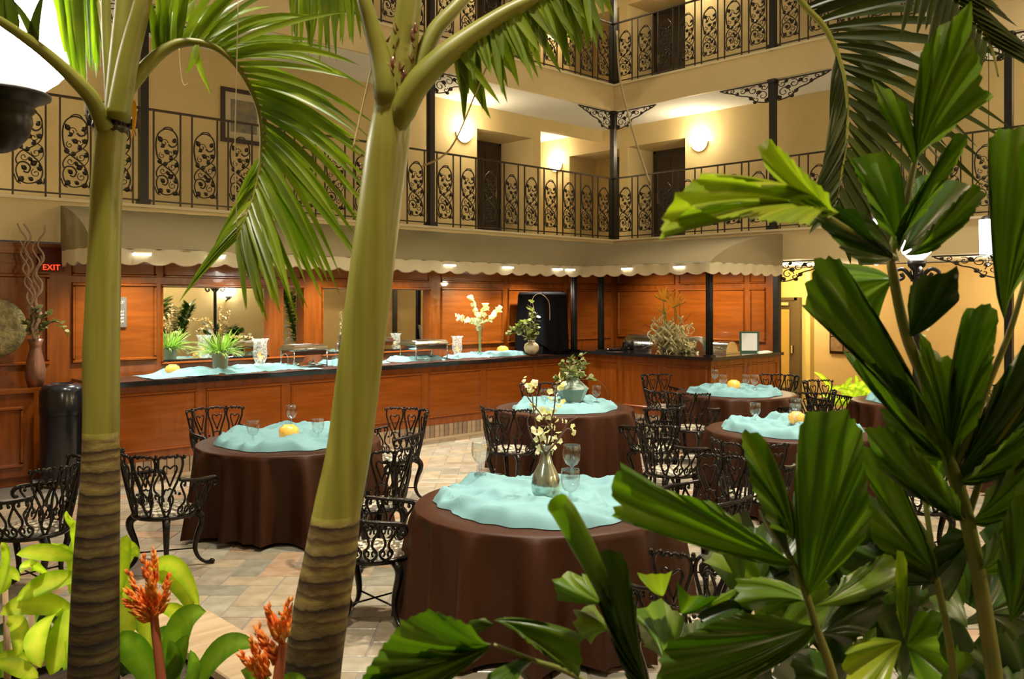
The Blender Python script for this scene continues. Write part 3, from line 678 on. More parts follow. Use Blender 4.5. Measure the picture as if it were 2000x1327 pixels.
# ------------------------------------------------------------------ gallery lamps and picture
def sconce(lab, loc, nrm, pw=19):
    a = math.atan2(nrm[1], nrm[0])
    t = thing('wall_sconce', lab, 'lamp', loc, a, 'glowing bowl sconces of the galleries')
    m = MB(); m.grid(lambda u, v: (.17*math.sin(u*PI/2)*math.sin(v*PI), .18*math.sin(u*PI/2)*math.cos(v*PI), -.17*math.cos(u*PI/2)), 7, 13)
    m.build('bowl', 'sconce', t)
    m = MB(); m.tube([(.008, .185*math.cos(v*PI/12), -.185*math.sin(v*PI/12)) for v in range(13)], .012, 5); m.build('rim', 'brass', t)
    lamp('POINT', Vector(loc)+Vector((nrm[0]*.2, nrm[1]*.2, .05)), pw, (1, .87, .62), .08)
for z, fn in ((5.07, 'lower'), (8.04, 'upper')):
    sconce('glowing bowl sconce left of the recessed door, %s gallery' % fn, (10.48, GY, z), (0, -1, 0))
    sconce('glowing bowl sconce in the side passage at the corner, %s gallery' % fn, (GX, 13.55, z), (-1, 0, 0))
    sconce('glowing bowl sconce on the right wall beside the dark door, %s gallery' % fn, (GX, 9.74, z), (-1, 0, 0))
    sconce('added unseen bowl sconce on the right wall beyond the picture edge, %s gallery' % fn, (GX, 2.4, z), (-1, 0, 0), 40)  # added outside the view to keep the right gallery wall lit
    sconce('added unseen bowl sconce on the left wall beyond the picture edge, %s gallery' % fn, (1.6, GY, z), (0, -1, 0), 60)  # another added out-of-view sconce, brightens the left gallery wall
t = thing('framed_picture', 'dark framed print on the gallery wall behind the arching palm frond', 'picture', (5.80, GY, 4.33))
m = MB()
for x0, x1, z0, z1 in ((0, .72, 0, .06), (0, .72, .74, .8), (0, .06, .06, .74), (.66, .72, .06, .74)): m.box(x0, x1, -.04, -.002, z0, z1)
m.build('frame', 'framedark', t); MB().box(.06, .66, -.02, -.002, .06, .74).build('mat_board', 'matboard', t); MB().box(.15, .57, -.024, -.02, .16, .64).build('print', 'print', t)
# ------------------------------------------------------------------ hall door, art, signs
d1 = struct(MB().box(16.13, 16.18, 8.62, 9.4, 0, 2.0).build('door_7', 'bronze'))
for y0, y1, z0, z1 in ((8.62, 8.68, 0, 2.06), (8.68, 9.4, 2.0, 2.06)): MB().box(16.1, 16.19, y0-.06, y1, z0, z1).build('door_frame', 'bronze', d1)
MB().box(16.12, 16.135, 8.80, 9.3, .25, 1.82).build('glazing', 'glassdoor', d1)
m = MB(); frame(m, 8.76, 9.34, .21, 1.86, lambda a, d, z: (16.13-d, a, z), .035, .02); m.build('moulding', 'bronze', d1)
MB().box(16.05, 16.12, 8.78, 9.05, 1.9, 1.96).build('door_closer', 'steel', d1)
MB().box(16.07, 16.13, 8.7, 8.73, .95, 1.1).build('handle', 'steel', d1)
t = thing('wall_art', 'brown square tile relief on the tan wall behind the fishtail palm', 'picture', (15.6, 6.9, 1.03))
MB().box(-.03, -.001, -.02, .78, -.02, .86).build('backing', 'framedark', t)
for i in range(3):
    for j in range(3): MB().obox((-.045, .13+.25*i), (1, 0, 0), (0, 1, 0), .018, .115, .03+.275*j, .03+.275*j+.255, .008).build('art_tile', 'arttile', t)
def text(s, size, loc, rot, m, par, ext=.002, align='LEFT'):
    c = bpy.data.curves.new('lettering', 'FONT'); c.body = s; c.size = size; c.extrude = ext; c.align_x = align; c.materials.append(M_[m])
    o = bpy.data.objects.new('lettering', c); COL.objects.link(o); o.parent = par; o.location = loc; o.rotation_euler = rot
    dg = bpy.context.evaluated_depsgraph_get(); me = bpy.data.meshes.new_from_object(o.evaluated_get(dg)); me.materials.clear(); me.materials.append(M_[m])
    q = bpy.data.objects.new('lettering', me); COL.objects.link(q); q.parent = par; q.location = loc; q.rotation_euler = rot; bpy.data.objects.remove(o); return q
t = thing('menu_sign', 'grey breakfast hours sign on the panelled wall behind left palm trunk', 'sign', (3.58, WY-.01, 1.68))
MB().box(0, .36, -.02, 0, 0, .36).build('plate', 'sign', t)
for s_, z_, q in (('BREAKFAST', .28, .048), ('FRIDAY', .175, .034), ('AM', .135, .034), ('SUNDAY', .095, .034), ('AM', .055, .034)):
    text(s_, q, (.33, -.021, z_), (PI/2, 0, 0), 'lettering', t, align='RIGHT')
t = thing('exit_sign', 'small red lit exit sign on the dark wood wall left of awning', 'sign', (2.97, WY-.06, 2.33))
MB().box(0, .26, -.03, .0, .0, .09).build('light_bar', 'exitpanel', t); MB().box(0, .26, -.018, -.012, .09, .27).build('glass_panel', 'exitpanel', t)
text('EXIT', .09, (.03, -.032, .012), (PI/2, 0, 0), 'exitred', t)
t = thing('table_sign', 'green framed white menu card standing on the salad counter end', 'sign', (12.55, 7.55, 1.16), -.75)
MB().box(-.16, .16, -.012, .012, .0, .34).build('frame', 'greenframe', t); MB().box(-.125, .125, -.017, -.012, .03, .31).build('card', 'paper', t)
m = MB(); m.add([(-.05, .01, 0), (.05, .01, 0), (.05, .13, 0), (-.05, .13, 0), (-.05, .012, .2), (.05, .012, .2)], [(0, 1, 2, 3), (2, 3, 4, 5), (0, 3, 4), (1, 2, 5)], True); m.build('easel_back', 'greenframe', t)
# ------------------------------------------------------------------ cast metal garden chairs (heart-lattice back)
SR = .235   # seat radius
def make_chair():
    t = thing('garden_chair', 'x', 'chair', (0, 0, 0), 0, 'cast metal garden chairs around the tables')
    sz = .43
    # seat pan with rim and apron
    m = MB(); m.lathe([(SR-.03, sz-.03), (SR+.005, sz-.025), (SR+.012, sz-.008), (SR, sz+.006), (SR-.03, sz)], n=24)
    m.lathe([(.02, sz-.03), (SR-.03, sz-.03)], n=24); m.build('seat_frame', 'cast', t)
    m = MB(); m.lathe([(0.001, sz+.035), (.1, sz+.034), (.17, sz+.03), (.205, sz+.018), (.215, sz-.002)], n=24); m.build('cushion', 'pebble', t)
    m = MB(); flatleaf(m, (0, 0), .05, PI, .02); m.v = [(x, y+SR, z+sz-.065) for x, y, z in m.v]
    m.tube([(.07*math.cos(a), SR+.004, sz-.03-.06*math.sin(a)) for a in [k*PI/8 for k in range(9)]], .008, 4); m.build('apron_ornament', 'cast', t)
    # back: fan of heart-topped loops on a curved, outward leaning surface
    def bp(a, z):
        th = -PI/2+a*1.18; r = SR-.005+.10*max(0, (z-sz)/.46)**.9
        return (r*math.sin(a*1.18)*1.0, -r*math.cos(a*1.18), z)
    m = MB()
    def c2(pts, r=.0085, n=3, nn=5): m.tube([bp(a, z) for a, z in [(p.x, p.z) for p in smoothpath([(a, 0, z) for a, z in pts], n)]], r, nn)
    for k in range(4):
        c = -.75+.5*k; b = c*.9
        c2([(b-.02, sz), (b-.10, .50), (b-.08, .58), (c-.15, .70), (c-.225, .80), (c-.215, .86), (c-.15, .885), (c-.09, .872), (c-.05, .89), (c, .878)], .0095)
        c2([(b+.02, sz), (b+.10, .50), (b+.08, .58), (c+.15, .70), (c+.225, .80), (c+.215, .86), (c+.15, .885), (c+.09, .872), (c+.05, .89), (c, .878)], .0095)
        # inner heart
        for s in (-1, 1):
            c2([(c, .66), (c+s*.07, .73), (c+s*.125, .785), (c+s*.10, .815), (c+s*.05, .81), (c, .792)], .007, 2, 4)
            c2([(c+s*.13, .60), (c+s*.09, .64), (c+s*.04, .635), (c, .65)], .007, 2, 4)
            c2([(b, .47), (b+s*.08, .49), (b+s*.15, .54), (b+s*.13, .59), (b+s*.06, .58), (b+s*.05, .55)], .0075, 2, 4)
    for a in (-1, -.5, 0, .5, 1):
        m.ball(bp(a, .872), .014, 6, 4); m.ball(bp(a*.96, .60), .012, 6, 4)
    for k in range(17):
        a = -1+k/8; m.ball(bp(a, .885+.006*math.sin(k*2.2)), .0125, 5, 4)
    m.build('backrest', 'cast', t)
    # arms with S-scroll lattice
    for s in (-1, 1):
        rail = [(s*.265, -.13, .705), (s*.295, -.04, .69), (s*.305, .06, .68), (s*.295, .16, .672), (s*.275, .215, .66), (s*.26, .235, .63), (s*.262, .222, .60), (s*.272, .20, .605)]
        m = MB(); P_ = smoothpath(rail, 4); m.tube(P_, [.013]*8+[.017]*12+[.013]*(len(P_)-20), 6)
        rl = lambda q: Vector((s*(.268+.038*math.sin(q*PI)), -.13+q*.345, .70-.03*q))
        def rim(q):
            a = -.55+q*1.25; return Vector((s*SR*math.cos(a), SR*math.sin(a), sz))
        def ap(q, h): return rim(q).lerp(rl(q), h)+Vector((s*.02*math.sin(h*PI), 0, 0))
        def c3(pts, r=.0085): m.tube([ap(p.x, p.z) for p in smoothpath([(q, 0, h) for q, h in pts], 3)], r, 5)
        for k in range(3):
            c = .17+.31*k
            for e in (-1, 1):
                c3([(c+e*.015, .02), (c+e*.10, .10), (c+e*.125, .24), (c+e*.05, .36), (c+e*.035, .5), (c+e*.09, .68), (c+e*.15, .86), (c+e*.12, .96), (c+e*.06, .95), (c+e*.07, .86)])
                c3([(c+e*.125, .2), (c+e*.06, .28), (c+e*.03, .2), (c+e*.05, .13)], .007)
                m.ball(ap(c+e*.07, .87), .013, 5, 4)
        m.build('armrest', 'cast', t)
    # cabriole legs with curled feet, cross stretcher
    for sx, sy in ((-1, 1), (1, 1), (-1, -1), (1, -1)):
        u = Vector((sx*.72, sy*.7, 0)); m = MB()
        pts = [u*.20+UP*(sz-.02), u*.245+UP*.375, u*.25+UP*.32, u*.215+UP*.22, u*.20+UP*.13, u*.225+UP*.06, u*.27+UP*.022, u*.31+UP*.02, u*.325+UP*.032]
        q = smoothpath(pts, 3); n_ = len(q)
        m.tube(q, [.034-.02*min(1, (i/(n_*.62))) + (.004 if i > n_-5 else 0) for i in range(n_)], 6)
        m.ball(u*.325+UP*.02, .02, 6, 4); m.ball(u*.25+UP*.335, .03, 6, 4, (.8, .8, 1.5))
        m.build('leg', 'cast', t)
    m = MB(); m.tube([Vector((.145, .14, .13)), Vector((-.145, -.14, .13))], .006, 5); m.tube([Vector((-.145, .14, .136)), Vector((.145, -.14, .136))], .006, 5); m.build('stretcher', 'cast', t)
    return t
TABLES = [  # name-ish label part, px, depth
    ('nearest round table, the one with the silver vase', 1063, 5.45), ('round table left of the leaning palm trunk', 566, 7.85), ('round table with the celadon urn', 1103, 10.26),
    ('round table by the salad counter', 1436, 11.9), ('round table behind the big fishtail leaves', 1545, 8.5), ('round table beside the lime shrub', 1797, 10.9), ('round table at the right edge behind the fishtail palm', 2085, 9.0)]
TP = [G(px, d) for _, px, d in TABLES]
TR, TZ = .79, .74
ch0 = make_chair(); first = [True]
def place_chair(lab, px, d, ti=None, face=None):
    p = G(px, d); tgt = TP[ti] if ti is not None else p+face
    v = tgt-p; rz = math.atan2(-v.x, v.y)
    if first[0]: first[0] = False; o = ch0; o.location = p; o.rotation_euler = (0, 0, rz); o['label'] = lab
    else: dup(ch0, p, rz, lab)
place_chair('garden chair in profile between left palm trunk and its brown-clothed table', 325, 6.55, 1)
place_chair('garden chair at the far left edge, its back toward the left palm trunk', 60, 6.0, None, -RGT-FWD*.1)
place_chair('garden chair against the counter behind the left table', 432, 8.85, 1)
place_chair('garden chair right of the leaning trunk, back to the counter', 772, 8.75, 1)
place_chair('garden chair right of the leaning trunk, turned to the left table', 727, 6.75, 1)
place_chair('garden chair tucked at left of the nearest table, pebbled seat showing', 735, 5.5, 0)
place_chair('garden chair seen from behind, left of the celadon urn table', 1000, 9.2, 2)
place_chair('garden chair behind the celadon urn table, top edge peeking out', 1063, 11.5, 2)
place_chair('garden chair right of the celadon urn table', 1275, 9.3, 2)
place_chair('garden chair with bright arm left of the fishtail leaves table', 1312, 8.05, 4)
place_chair('garden chair against the salad counter, far left of its table', 1296, 12.9, 3)
place_chair('garden chair seen from behind in front of the salad counter table', 1350, 10.75, 3)
place_chair('garden chair behind the salad counter table, near the hall door', 1515, 12.9, 3)
place_chair('garden chair right of the salad counter table, beside its back-to-back twin', 1578, 10.85, 3)
place_chair('garden chair left of the lime shrub table', 1618, 11.9, 5)
place_chair('garden chair half hidden by leaves, below the fishtail leaves table', 1470, 7.05, 4)
place_chair('garden chair in front of the nearest table, between the fishtail leaves', 1345, 4.15, 0)
place_chair('garden chair right of the nearest table behind the wide leaf', 1385, 6.0, 0)
place_chair('garden chair deep behind the fishtail stems at right', 1800, 6.7, None, RGT*.3+FWD)
place_chair('garden chair right of the lime shrub table behind leaves', 1945, 11.2, 5)
# ------------------------------------------------------------------ tables and cloths
def fold_cloth(seed):
    m = MB(); rr = random.Random(seed); ph = [rr.uniform(0, 6.28) for _ in range(6)]; N = 180
    R_ = TR
    def fn(u, v):
        a = v*2*PI
        if u < .3:
            r = R_*u/.3; return (r*math.cos(a), r*math.sin(a), TZ+.004)
        q = (u-.3)/.7
        if q < .1:
            b = q/.1*PI/2; return ((R_+.014*math.sin(b))*math.cos(a), (R_+.014*math.sin(b))*math.sin(a), TZ+.004-.02*(1-math.cos(b)))
        h = (q-.1)/.9
        w_ = .5*math.sin(2*a+ph[3])+.3*math.sin(3*a+ph[4])
        def rdg(x): return 1-2*abs(math.sin(x/2))**.75
        f = .62*rdg(17*a+ph[0]+2.2*w_)+.5*rdg(9*a+ph[1]-2*w_)+.1*math.sin(31*a+ph[2])
        am = .26*h**.6
        cr = .006*math.exp(-((h-.55)/.012)**2)
        r = R_+.010+am*(.28+f*.5)+cr
        return (r*math.cos(a), r*math.sin(a), TZ-.016-h*(TZ-.05+.012*math.sin(4*a+ph[3])))
    m.grid(fn, 24, N, True)
    return m
def topper(seed, R0=.64, squash=1.):
    # loosely bunched aqua cloth lying in folds
    m = MB(); rr = random.Random(seed); o = Vector((rr.uniform(0, 50), rr.uniform(0, 50), 0)); an = rr.uniform(0, PI)
    ca, sa = math.cos(an), math.sin(an); NU, NVv = 44, 120
    fl = [(rr.uniform(0, PI), rr.uniform(2.2, 3.6), rr.uniform(0, 40)) for _ in range(3)]
    def hh(x, y):
        h = 0; w1 = noise.noise(Vector((x*2, y*2, 7))+o)*.5; w2 = noise.noise(Vector((x*2, y*2, 17))+o)*.5
        for k, (b_, fq, of) in enumerate(fl):
            cb, sb_ = math.cos(b_), math.sin(b_); p = Vector(((x*cb+y*sb_)*fq*.45+w1, (-x*sb_+y*cb)*fq*1.25+w2, of))+o
            h = max(h, (.075, .06, .05)[k]*max(0, 1-3.6*abs(noise.noise(p)))**1.15)+.3*min(h, (.075, .06, .05)[k]*max(0, 1-3.6*abs(noise.noise(p))))
        return h+.012*abs(noise.noise(Vector((x*9, y*9, 2))+o))
    def fn(u, v):
        a = v*2*PI
        Rb = R0*(1+.13*noise.noise(Vector((math.cos(a)*1.6, math.sin(a)*1.6, 0))+o)+.05*noise.noise(Vector((math.cos(a)*5, math.sin(a)*5, 0))+o))
        r = Rb*u; x, y = r*math.cos(a), r*math.sin(a)*squash
        h = hh(x, y); e = 1-max(0, (u-.9)/.1)**2
        return (x, y, TZ+.009+(h+.008)*e)
    m.grid(fn, NU, NVv, True)
    return m
TOPL = ['with chunky folds, holding the silver vase', 'holding three goblets and a centred amber bowl', 'around the celadon urn', 'with four goblets near the hall door', 'partly hidden by fishtail leaves', 'beside the lime shrub', 'at the right picture edge']
t0_ = None; TREE = []; TOPO = []
for i, (lab, px, d) in enumerate(TABLES):
    p = TP[i]
    if t0_ is None:
        t0_ = thing('round_table', 'x', 'table', p, 0, 'round banquet tables')
        MB().lathe([(.001, TZ-.03), (TR-.01, TZ-.03), (TR, TZ-.02), (TR, TZ-.004), (TR-.01, TZ)], n=40, cap1=True).build('tabletop', 'door', t0_)
        MB().lathe([(.045, .06), (.045, TZ-.03)], n=12).build('pedestal', 'iron', t0_)
        for k in range(4):
            a = k*PI/2+.6; MB().tube([(0, 0, .14), (.15*math.cos(a), .15*math.sin(a), .1), (.38*math.cos(a), .38*math.sin(a), .03), (.44*math.cos(a), .44*math.sin(a), .015)], [.04, .035, .03, .035], 8).build('foot', 'iron', t0_)
        o = t0_
    else: o = dup(t0_, p)
    o['label'] = ('%s, under its brown cloth' % lab)
    c = fold_cloth(10+i).build('tablecloth', 'brown'); c.location = p; tag(c, 'chocolate brown floor-length tablecloth on the %s' % lab.replace(', the one', ''), 'tablecloth', 'brown tablecloths')
    tm_ = topper(30+i, .62 if i else .66); TREE.append(BVHTree.FromPolygons([Vector(v) for v in tm_.v], tm_.f)); s = tm_.build('table_topper', 'aqua'); TOPO.append(s); s.location = p; s.rotation_euler = (0, 0, i*1.1); tag(s, 'rumpled aqua cloth topper '+TOPL[i], 'cloth', 'aqua cloth toppers')
# ------------------------------------------------------------------ tableware
def goblet_profile():
    return [(.001, .003), (.036, .0), (.038, .004), (.012, .012), (.007, .025), (.011, .04), (.0065, .055), (.012, .066), (.035, .08), (.05, .11), (.054, .145), (.050, .19), (.049, .192)]
gm = MB().lathe(goblet_profile(), n=18).tube([(.0495*math.cos(a*PI/12), .0495*math.sin(a*PI/12), .192) for a in range(25)], .0018, 4, False).build('goblet', 'glass'); gme = gm.data; bpy.data.objects.remove(gm)
def goblet(lab, pos, s=1., flip=False, grp='stemmed water goblets'):
    o = bpy.data.objects.new('goblet', gme); COL.objects.link(o); o.location = pos; o.scale = (s, s, s)
    if flip: o.rotation_euler = (PI, 0, 0)
    tag(o, lab, 'glass', grp); return o
ZT = TZ+.052
def tab(px, d, z=None):
    p = G(px, d, TZ+.012)
    for i, q in enumerate(TP):
        if (q-Vector((p.x, p.y, 0))).length < TR:
            o = TOPO[i]; l = Matrix.Rotation(-o.rotation_euler.z, 3, 'Z') @ (Vector((p.x, p.y, 0))-q); zz = []
            for k in range(7):
                a = k*PI/3; rr_ = 0 if k == 6 else .035
                h = TREE[i].ray_cast(l+Vector((rr_*math.cos(a), rr_*math.sin(a), 2)), Vector((0, 0, -1)))
                if h[0] is not None: zz.append(h[0].z)
            if zz: p.z = sum(zz)/len(zz)+.002
    return p
goblet('stemmed goblet at the left of the nearest table', tab(938, 5.85), 1.1)
goblet('stemmed goblet behind its twin right of the silver vase', tab(1117, 5.75), 1.1)
goblet('stemmed goblet in front of its twin right of the silver vase', tab(1114, 5.2), 1.08)
goblet('leftmost goblet on the table left of the leaning trunk', tab(494, 7.6))
goblet('middle goblet behind the amber bowl on the left table', tab(569, 8.3))
goblet('goblet at the edge of the leaning trunk on the left table', tab(621, 7.6))
goblet('goblet in front of the celadon urn, left side', tab(1064, 10.0))
goblet('goblet behind the celadon urn, left side', tab(1088, 10.7))
goblet('goblet right of the celadon urn', tab(1165, 10.2))
goblet('back left goblet on the salad counter table', tab(1396, 12.1))
goblet('front left goblet on the salad counter table', tab(1412, 11.7))
goblet('back right goblet on the salad counter table', tab(1457, 12.1))
goblet('front right goblet on the salad counter table', tab(1474, 11.7))
goblet('goblet at left on the fishtail leaves table', tab(1475, 8.6))
goblet('taller-looking back goblet on the fishtail leaves table', tab(1555, 8.8))
goblet('front goblet beside the amber bowl on the fishtail leaves table', tab(1553, 8.3))
def amber(lab, pos, s=1.):
    m = MB(); m.lathe([(.001, .006), (.085, .0), (.1, .02), (.105, .05), (.09, .075), (.06, .085), (.055, .09), (.05, .082), (.03, .06), (.001, .055)], n=20)
    o = m.build('votive_bowl', 'amber'); o.location = pos+Vector((0, 0, .012)); o.scale = (s*.9, s*.9, s*1.4); tag(o, lab, 'bowl', 'amber votive bowls'); return o
amber('amber glass votive bowl among the left table goblets', tab(564, 7.75), .95)
amber('amber glass votive bowl on the salad counter table', tab(1433, 11.9), .95)
amber('amber glass votive bowl on the fishtail leaves table', tab(1556, 8.45), .85)
CZ = 1.135
amber('amber bowl on aqua runner left of the grass plant', G(337, 10.35, CZ-.02), .9)
amber('amber bowl on aqua runner left of the round speckled vase', G(982, 14.2, CZ-.02), 1.05)
# silver bud vase with blossom twigs
def blossom(m, c, s, rr, k=5):
    nrm = Vector((rr.uniform(-1, 1), rr.uniform(-1, 1), rr.uniform(-.3, 1))).normalized(); u = nrm.orthogonal().normalized(); v = nrm.cross(u)
    for i in range(k):
        a = 2*PI*i/k+rr.random(); d = u*math.cos(a)+v*math.sin(a)+nrm*.35; m.leaf(c, d, nrm, s, s*.46, .45)
pv = tab(1066, 5.3)
t = thing('bud_vase', 'slim silver-green mercury glass vase on the nearest table', 'vase', pv); t.scale = (1.08, 1.08, 1.16)
MB().lathe([(.001, .0), (.045, .0), (.075, .04), (.085, .085), (.07, .14), (.042, .19), (.027, .235), (.026, .26), (.032, .285), (.028, .285), (.022, .26)], n=28).build('body', 'silver', t)
MB().lathe([(.0265, .245), (.0275, .26), (.0335, .287), (.031, .289)], n=24).build('neck_band', 'celadon', t)
rr = random.Random(4)
t = thing('blossom_branches', 'cream blossom twigs standing in the silver bud vase', 'flowers', pv+UP*.27, world=True)
b3 = lambda px, py, d=5.3: P(px, py, d)
twigs = [[(1066, 890), (1050, 850), (1042, 800), (1040, 770)], [(1064, 885), (1040, 858), (1030, 820), (1046, 800), (1048, 765)], [(1066, 890), (1070, 850), (1082, 800), (1085, 770), (1090, 745)],
         [(1066, 890), (1095, 850), (1112, 825), (1130, 815)], [(1064, 888), (1078, 845), (1060, 815), (1030, 775), (1022, 752)], [(1066, 888), (1090, 860), (1108, 838), (1118, 845)], [(1062, 890), (1052, 868), (1038, 862)]]
mt = MB()
for k, tw in enumerate(twigs): mt.tube(smoothpath([b3(x, y, 5.3+.02*((k*3) % 5-2)) for x, y in tw], 4), [.006, .003], 5)
mt.build('twig', 'dtwig', t)
for (x, y, s) in ((1046, 757, 16), (1033, 762, 14), (1094, 745, 16), (1085, 772, 15), (1092, 790, 14), (1048, 806, 18), (1062, 815, 16), (1040, 800, 13), (1078, 800, 15), (1085, 815, 14), (1118, 838, 14), (1083, 840, 13), (1099, 826, 9), (1076, 832, 11), (1045, 848, 15), (1063, 848, 17), (1072, 858, 15), (1060, 870, 17), (1080, 868, 15), (1052, 878, 14), (1070, 880, 13), (1056, 858, 13), (1026, 742, 9), (1088, 858, 12)):
    m = MB(); c = b3(x, y, 5.3+rr.uniform(-.04, .04)); sz_ = s*5.3/F*.95
    [blossom(m, c+Vector((rr.uniform(-1, 1), rr.uniform(-1, 1), rr.uniform(-1, 1)))*sz_*.75, sz_*rr.uniform(.45, .62), rr) for _ in range(3)]; m.ball(c, sz_*.14, 5, 4); m.build('blossom', 'blossom', t)
# celadon urn with eucalyptus on the middle table
pu = tab(1118, 10.2)
t = thing('celadon_urn', 'faceted celadon green urn on the middle round table', 'vase', pu); t.scale = (1.05, 1.05, .82)
m = MB(); m.lathe([(.001, 0), (.11, 0), (.165, .17), (.185, .20), (.085, .31), (.07, .34), (.07, .41), (.085, .43), (.075, .43), (.06, .40)], n=8); m.flat = set(range(len(m.f))); m.build('body', 'celadon', t)
def eucalyptus(lab, root, stems, leaf, tmat='dtwig', cnt=8, seed=1, lm='euc', name='eucalyptus_stems'):
    rr = random.Random(seed); t = thing(name, lab, 'foliage', root, world=True)
    for st in stems:
        q = smoothpath(st, 5); m = MB(); m.tube(q, [.006, .002], 4); m.build('stem', tmat, t)
        L_ = len(q)
        lm_ = MB()
        for k in range(cnt):
            i = int(L_*(.25+.72*k/cnt)); c = q[min(L_-1, i)]
            for s in (-1, 1):
                d = Vector((rr.uniform(-1, 1), rr.uniform(-1, 1), rr.uniform(-.4, .8)))
                lm_.leaf(c, d, Vector((rr.uniform(-1, 1), rr.uniform(-1, 1), 1)), leaf*rr.uniform(.7, 1.2), leaf*.45*rr.uniform(.8, 1.2))
        o = lm_.build('leaf_spray', lm, t)
        o['kind'] = 'stuff'
    return t
e = lambda x, y, d=10.2: P(x, y, d)
eucalyptus('olive eucalyptus sprays in the celadon urn', pu+UP*.34, [[e(1118, 742), e(1105, 725), e(1095, 705)], [e(1118, 742), e(1115, 715), e(1118, 697)], [e(1118, 742), e(1130, 715), e(1138, 692)], [e(1118, 742), e(1140, 735, 10.1), e(1158, 742, 10.0)], [e(1118, 742), e(1095, 738), e(1087, 745)], [e(1118, 742), e(1125, 728, 9.95), e(1110, 722, 9.9)], [e(1118, 742), e(1135, 722, 10.4), e(1142, 712, 10.5)], [e(1118, 742), e(1104, 735, 10.0), e(1100, 722, 9.9)]], .066, cnt=10)
t = thing('curly_twig', 'thin curling twig arching out of the celadon urn', 'twig', pu+UP*.42, world=True)
MB().tube(smoothpath([e(1120, 742), e(1150, 742), e(1170, 745), e(1182, 757), e(1190, 775)], 5), .003, 4).build('shoot', 'dtwig', t)
# ------------------------------------------------------------------ things on the buffet
def onY(px, Y, z): return G(px, Y/(SN-CS*(px-CX)/F), z)
def onX(px, X, z): return G(px, X/(SN*(px-CX)/F+CS), z)
def runner(name, m_, lab, x0, x1, y0, y1, z, seed, amp=.035, cat='cloth', grp=None):
    rr = random.Random(seed); o = Vector((rr.uniform(0, 90), 0, 0)); m = MB(); nu = max(14, int((x1-x0)*18))
    def fn(u, v):
        x = x0+(x1-x0)*u+.06*noise.noise(Vector((v*3, u*3, 1))+o); e = .09*noise.noise(Vector((x*2.1, v*1.2, 0))+o)
        y = y0+(y1-y0)*v+e
        h = amp*max(0, 1-abs(noise.noise(Vector((x*5, y*3.5, 0))+o))*1.6)+.012*abs(noise.noise(Vector((x*11, y*9, 4))+o))
        k = min(1, 5*min(u, 1-u)+.12)*min(1, 5*min(v, 1-v)+.12)
        return (x, y, z+.003+h*k)
    m.grid(fn, nu, 18); ob = m.build(name, m_); tag(ob, lab, cat, grp); return ob
runner('table_runner', 'brown', 'dark brown runner lying along the whole buffet counter', 3.55, 10.5, 9.87, 10.42, 1.1, 1, .03)
for i, (x0, x1, y0, lab) in enumerate(((3.9, 6.1, 9.92, 'aqua runner under the grass plant and hurricane vase'), (6.25, 7.3, 9.95, 'aqua runner behind the leaning trunk, before the second chafing dish'), (7.35, 8.35, 9.98, 'aqua runner under the second chafing dish'), (8.4, 10.15, 10.0, 'aqua runner under the white flowers and speckled vase'))):
    runner('aqua_runner', 'aqua', lab, x0, x1, y0, 10.5, 1.108, 20+i, .085, grp='aqua runners on the buffet')
# grass plant in a pot
g0 = onY(430, 10.12, 1.13)
t = thing('grass_plant', 'spiky green grass plant with seed plumes in a grey pot on the buffet', 'plant', g0, world=False)
MB().lathe([(.001, 0), (.075, 0), (.082, .02), (.1, .2), (.11, .22), (.112, .25), (.1, .25), (.09, .2), (.001, .19)], n=20).build('pot', 'pot', t)
rr = random.Random(3); m = MB()
for k in range(260):
    a = rr.uniform(0, 2*PI); el = rr.uniform(.1, 1.25); L_ = rr.uniform(.2, .4)
    d = Vector((math.cos(a)*math.cos(el), math.sin(a)*math.cos(el), math.sin(el))); b = Vector((math.cos(a)*.04, math.sin(a)*.04, .2))
    m.ribbon(b, b+d*L_*.6+UP*.05, b+d*L_-UP*.05*(1.4-el), .006, UP+d.orthogonal()*.3, 4, .2)
o = m.build('grass_blades', 'grass', t); o['kind'] = 'stuff'
for tip, mid in (((-.02, .05, .78), (0, 0, .5)), ((.1, 0, .72), (.04, 0, .5)), ((-.36, .0, .62), (-.15, 0, .62)), ((-.3, .1, .48), (-.12, 0, .55)), ((.38, .0, .40), (.18, 0, .42)), ((.03, -.02, .66), (.02, 0, .45))):
    m = MB(); tp = RGT*tip[0]+UP*tip[2]+FWD*tip[1]; md = RGT*mid[0]+UP*mid[2]
    q = smoothpath([Vector((0, 0, .2)), md*.6+UP*.1, md, tp], 5); m.tube(q, .004, 4)
    for k in range(8, len(q)):
        for _ in range(11): m.leaf(q[k], Vector((rr.uniform(-1, 1), rr.uniform(-1, 1), rr.uniform(-.2, 1))), UP, .042, .010)
    m.build('seed_plume', 'seed', t)
def hurricane(lab, p, s):
    t = thing('hurricane_vase', lab, 'vase', p, group='crackle glass hurricane vases'); t.scale = (s, s, s)
    MB().lathe([(.001, .004), (.055, 0), (.055, .012), (.02, .03), (.018, .05), (.045, .075), (.075, .14), (.08, .2), (.072, .27), (.078, .33), (.1, .36)], n=20).build('glass', 'frost', t)
    m = MB(); rr = random.Random(2)
    for k in range(4): blossom(m, Vector((rr.uniform(-.03, .03), rr.uniform(-.03, .03), .13+.02*k)), .03, rr)
    m.build('yellow_blossom', 'amber', t)
hurricane('crackle glass hurricane vase right of the grass plant', onY(508, 10.08, 1.125), 1.1)
hurricane('crackle glass hurricane vase right of second chafing dish', onY(893, 10.1, 1.12), .95)
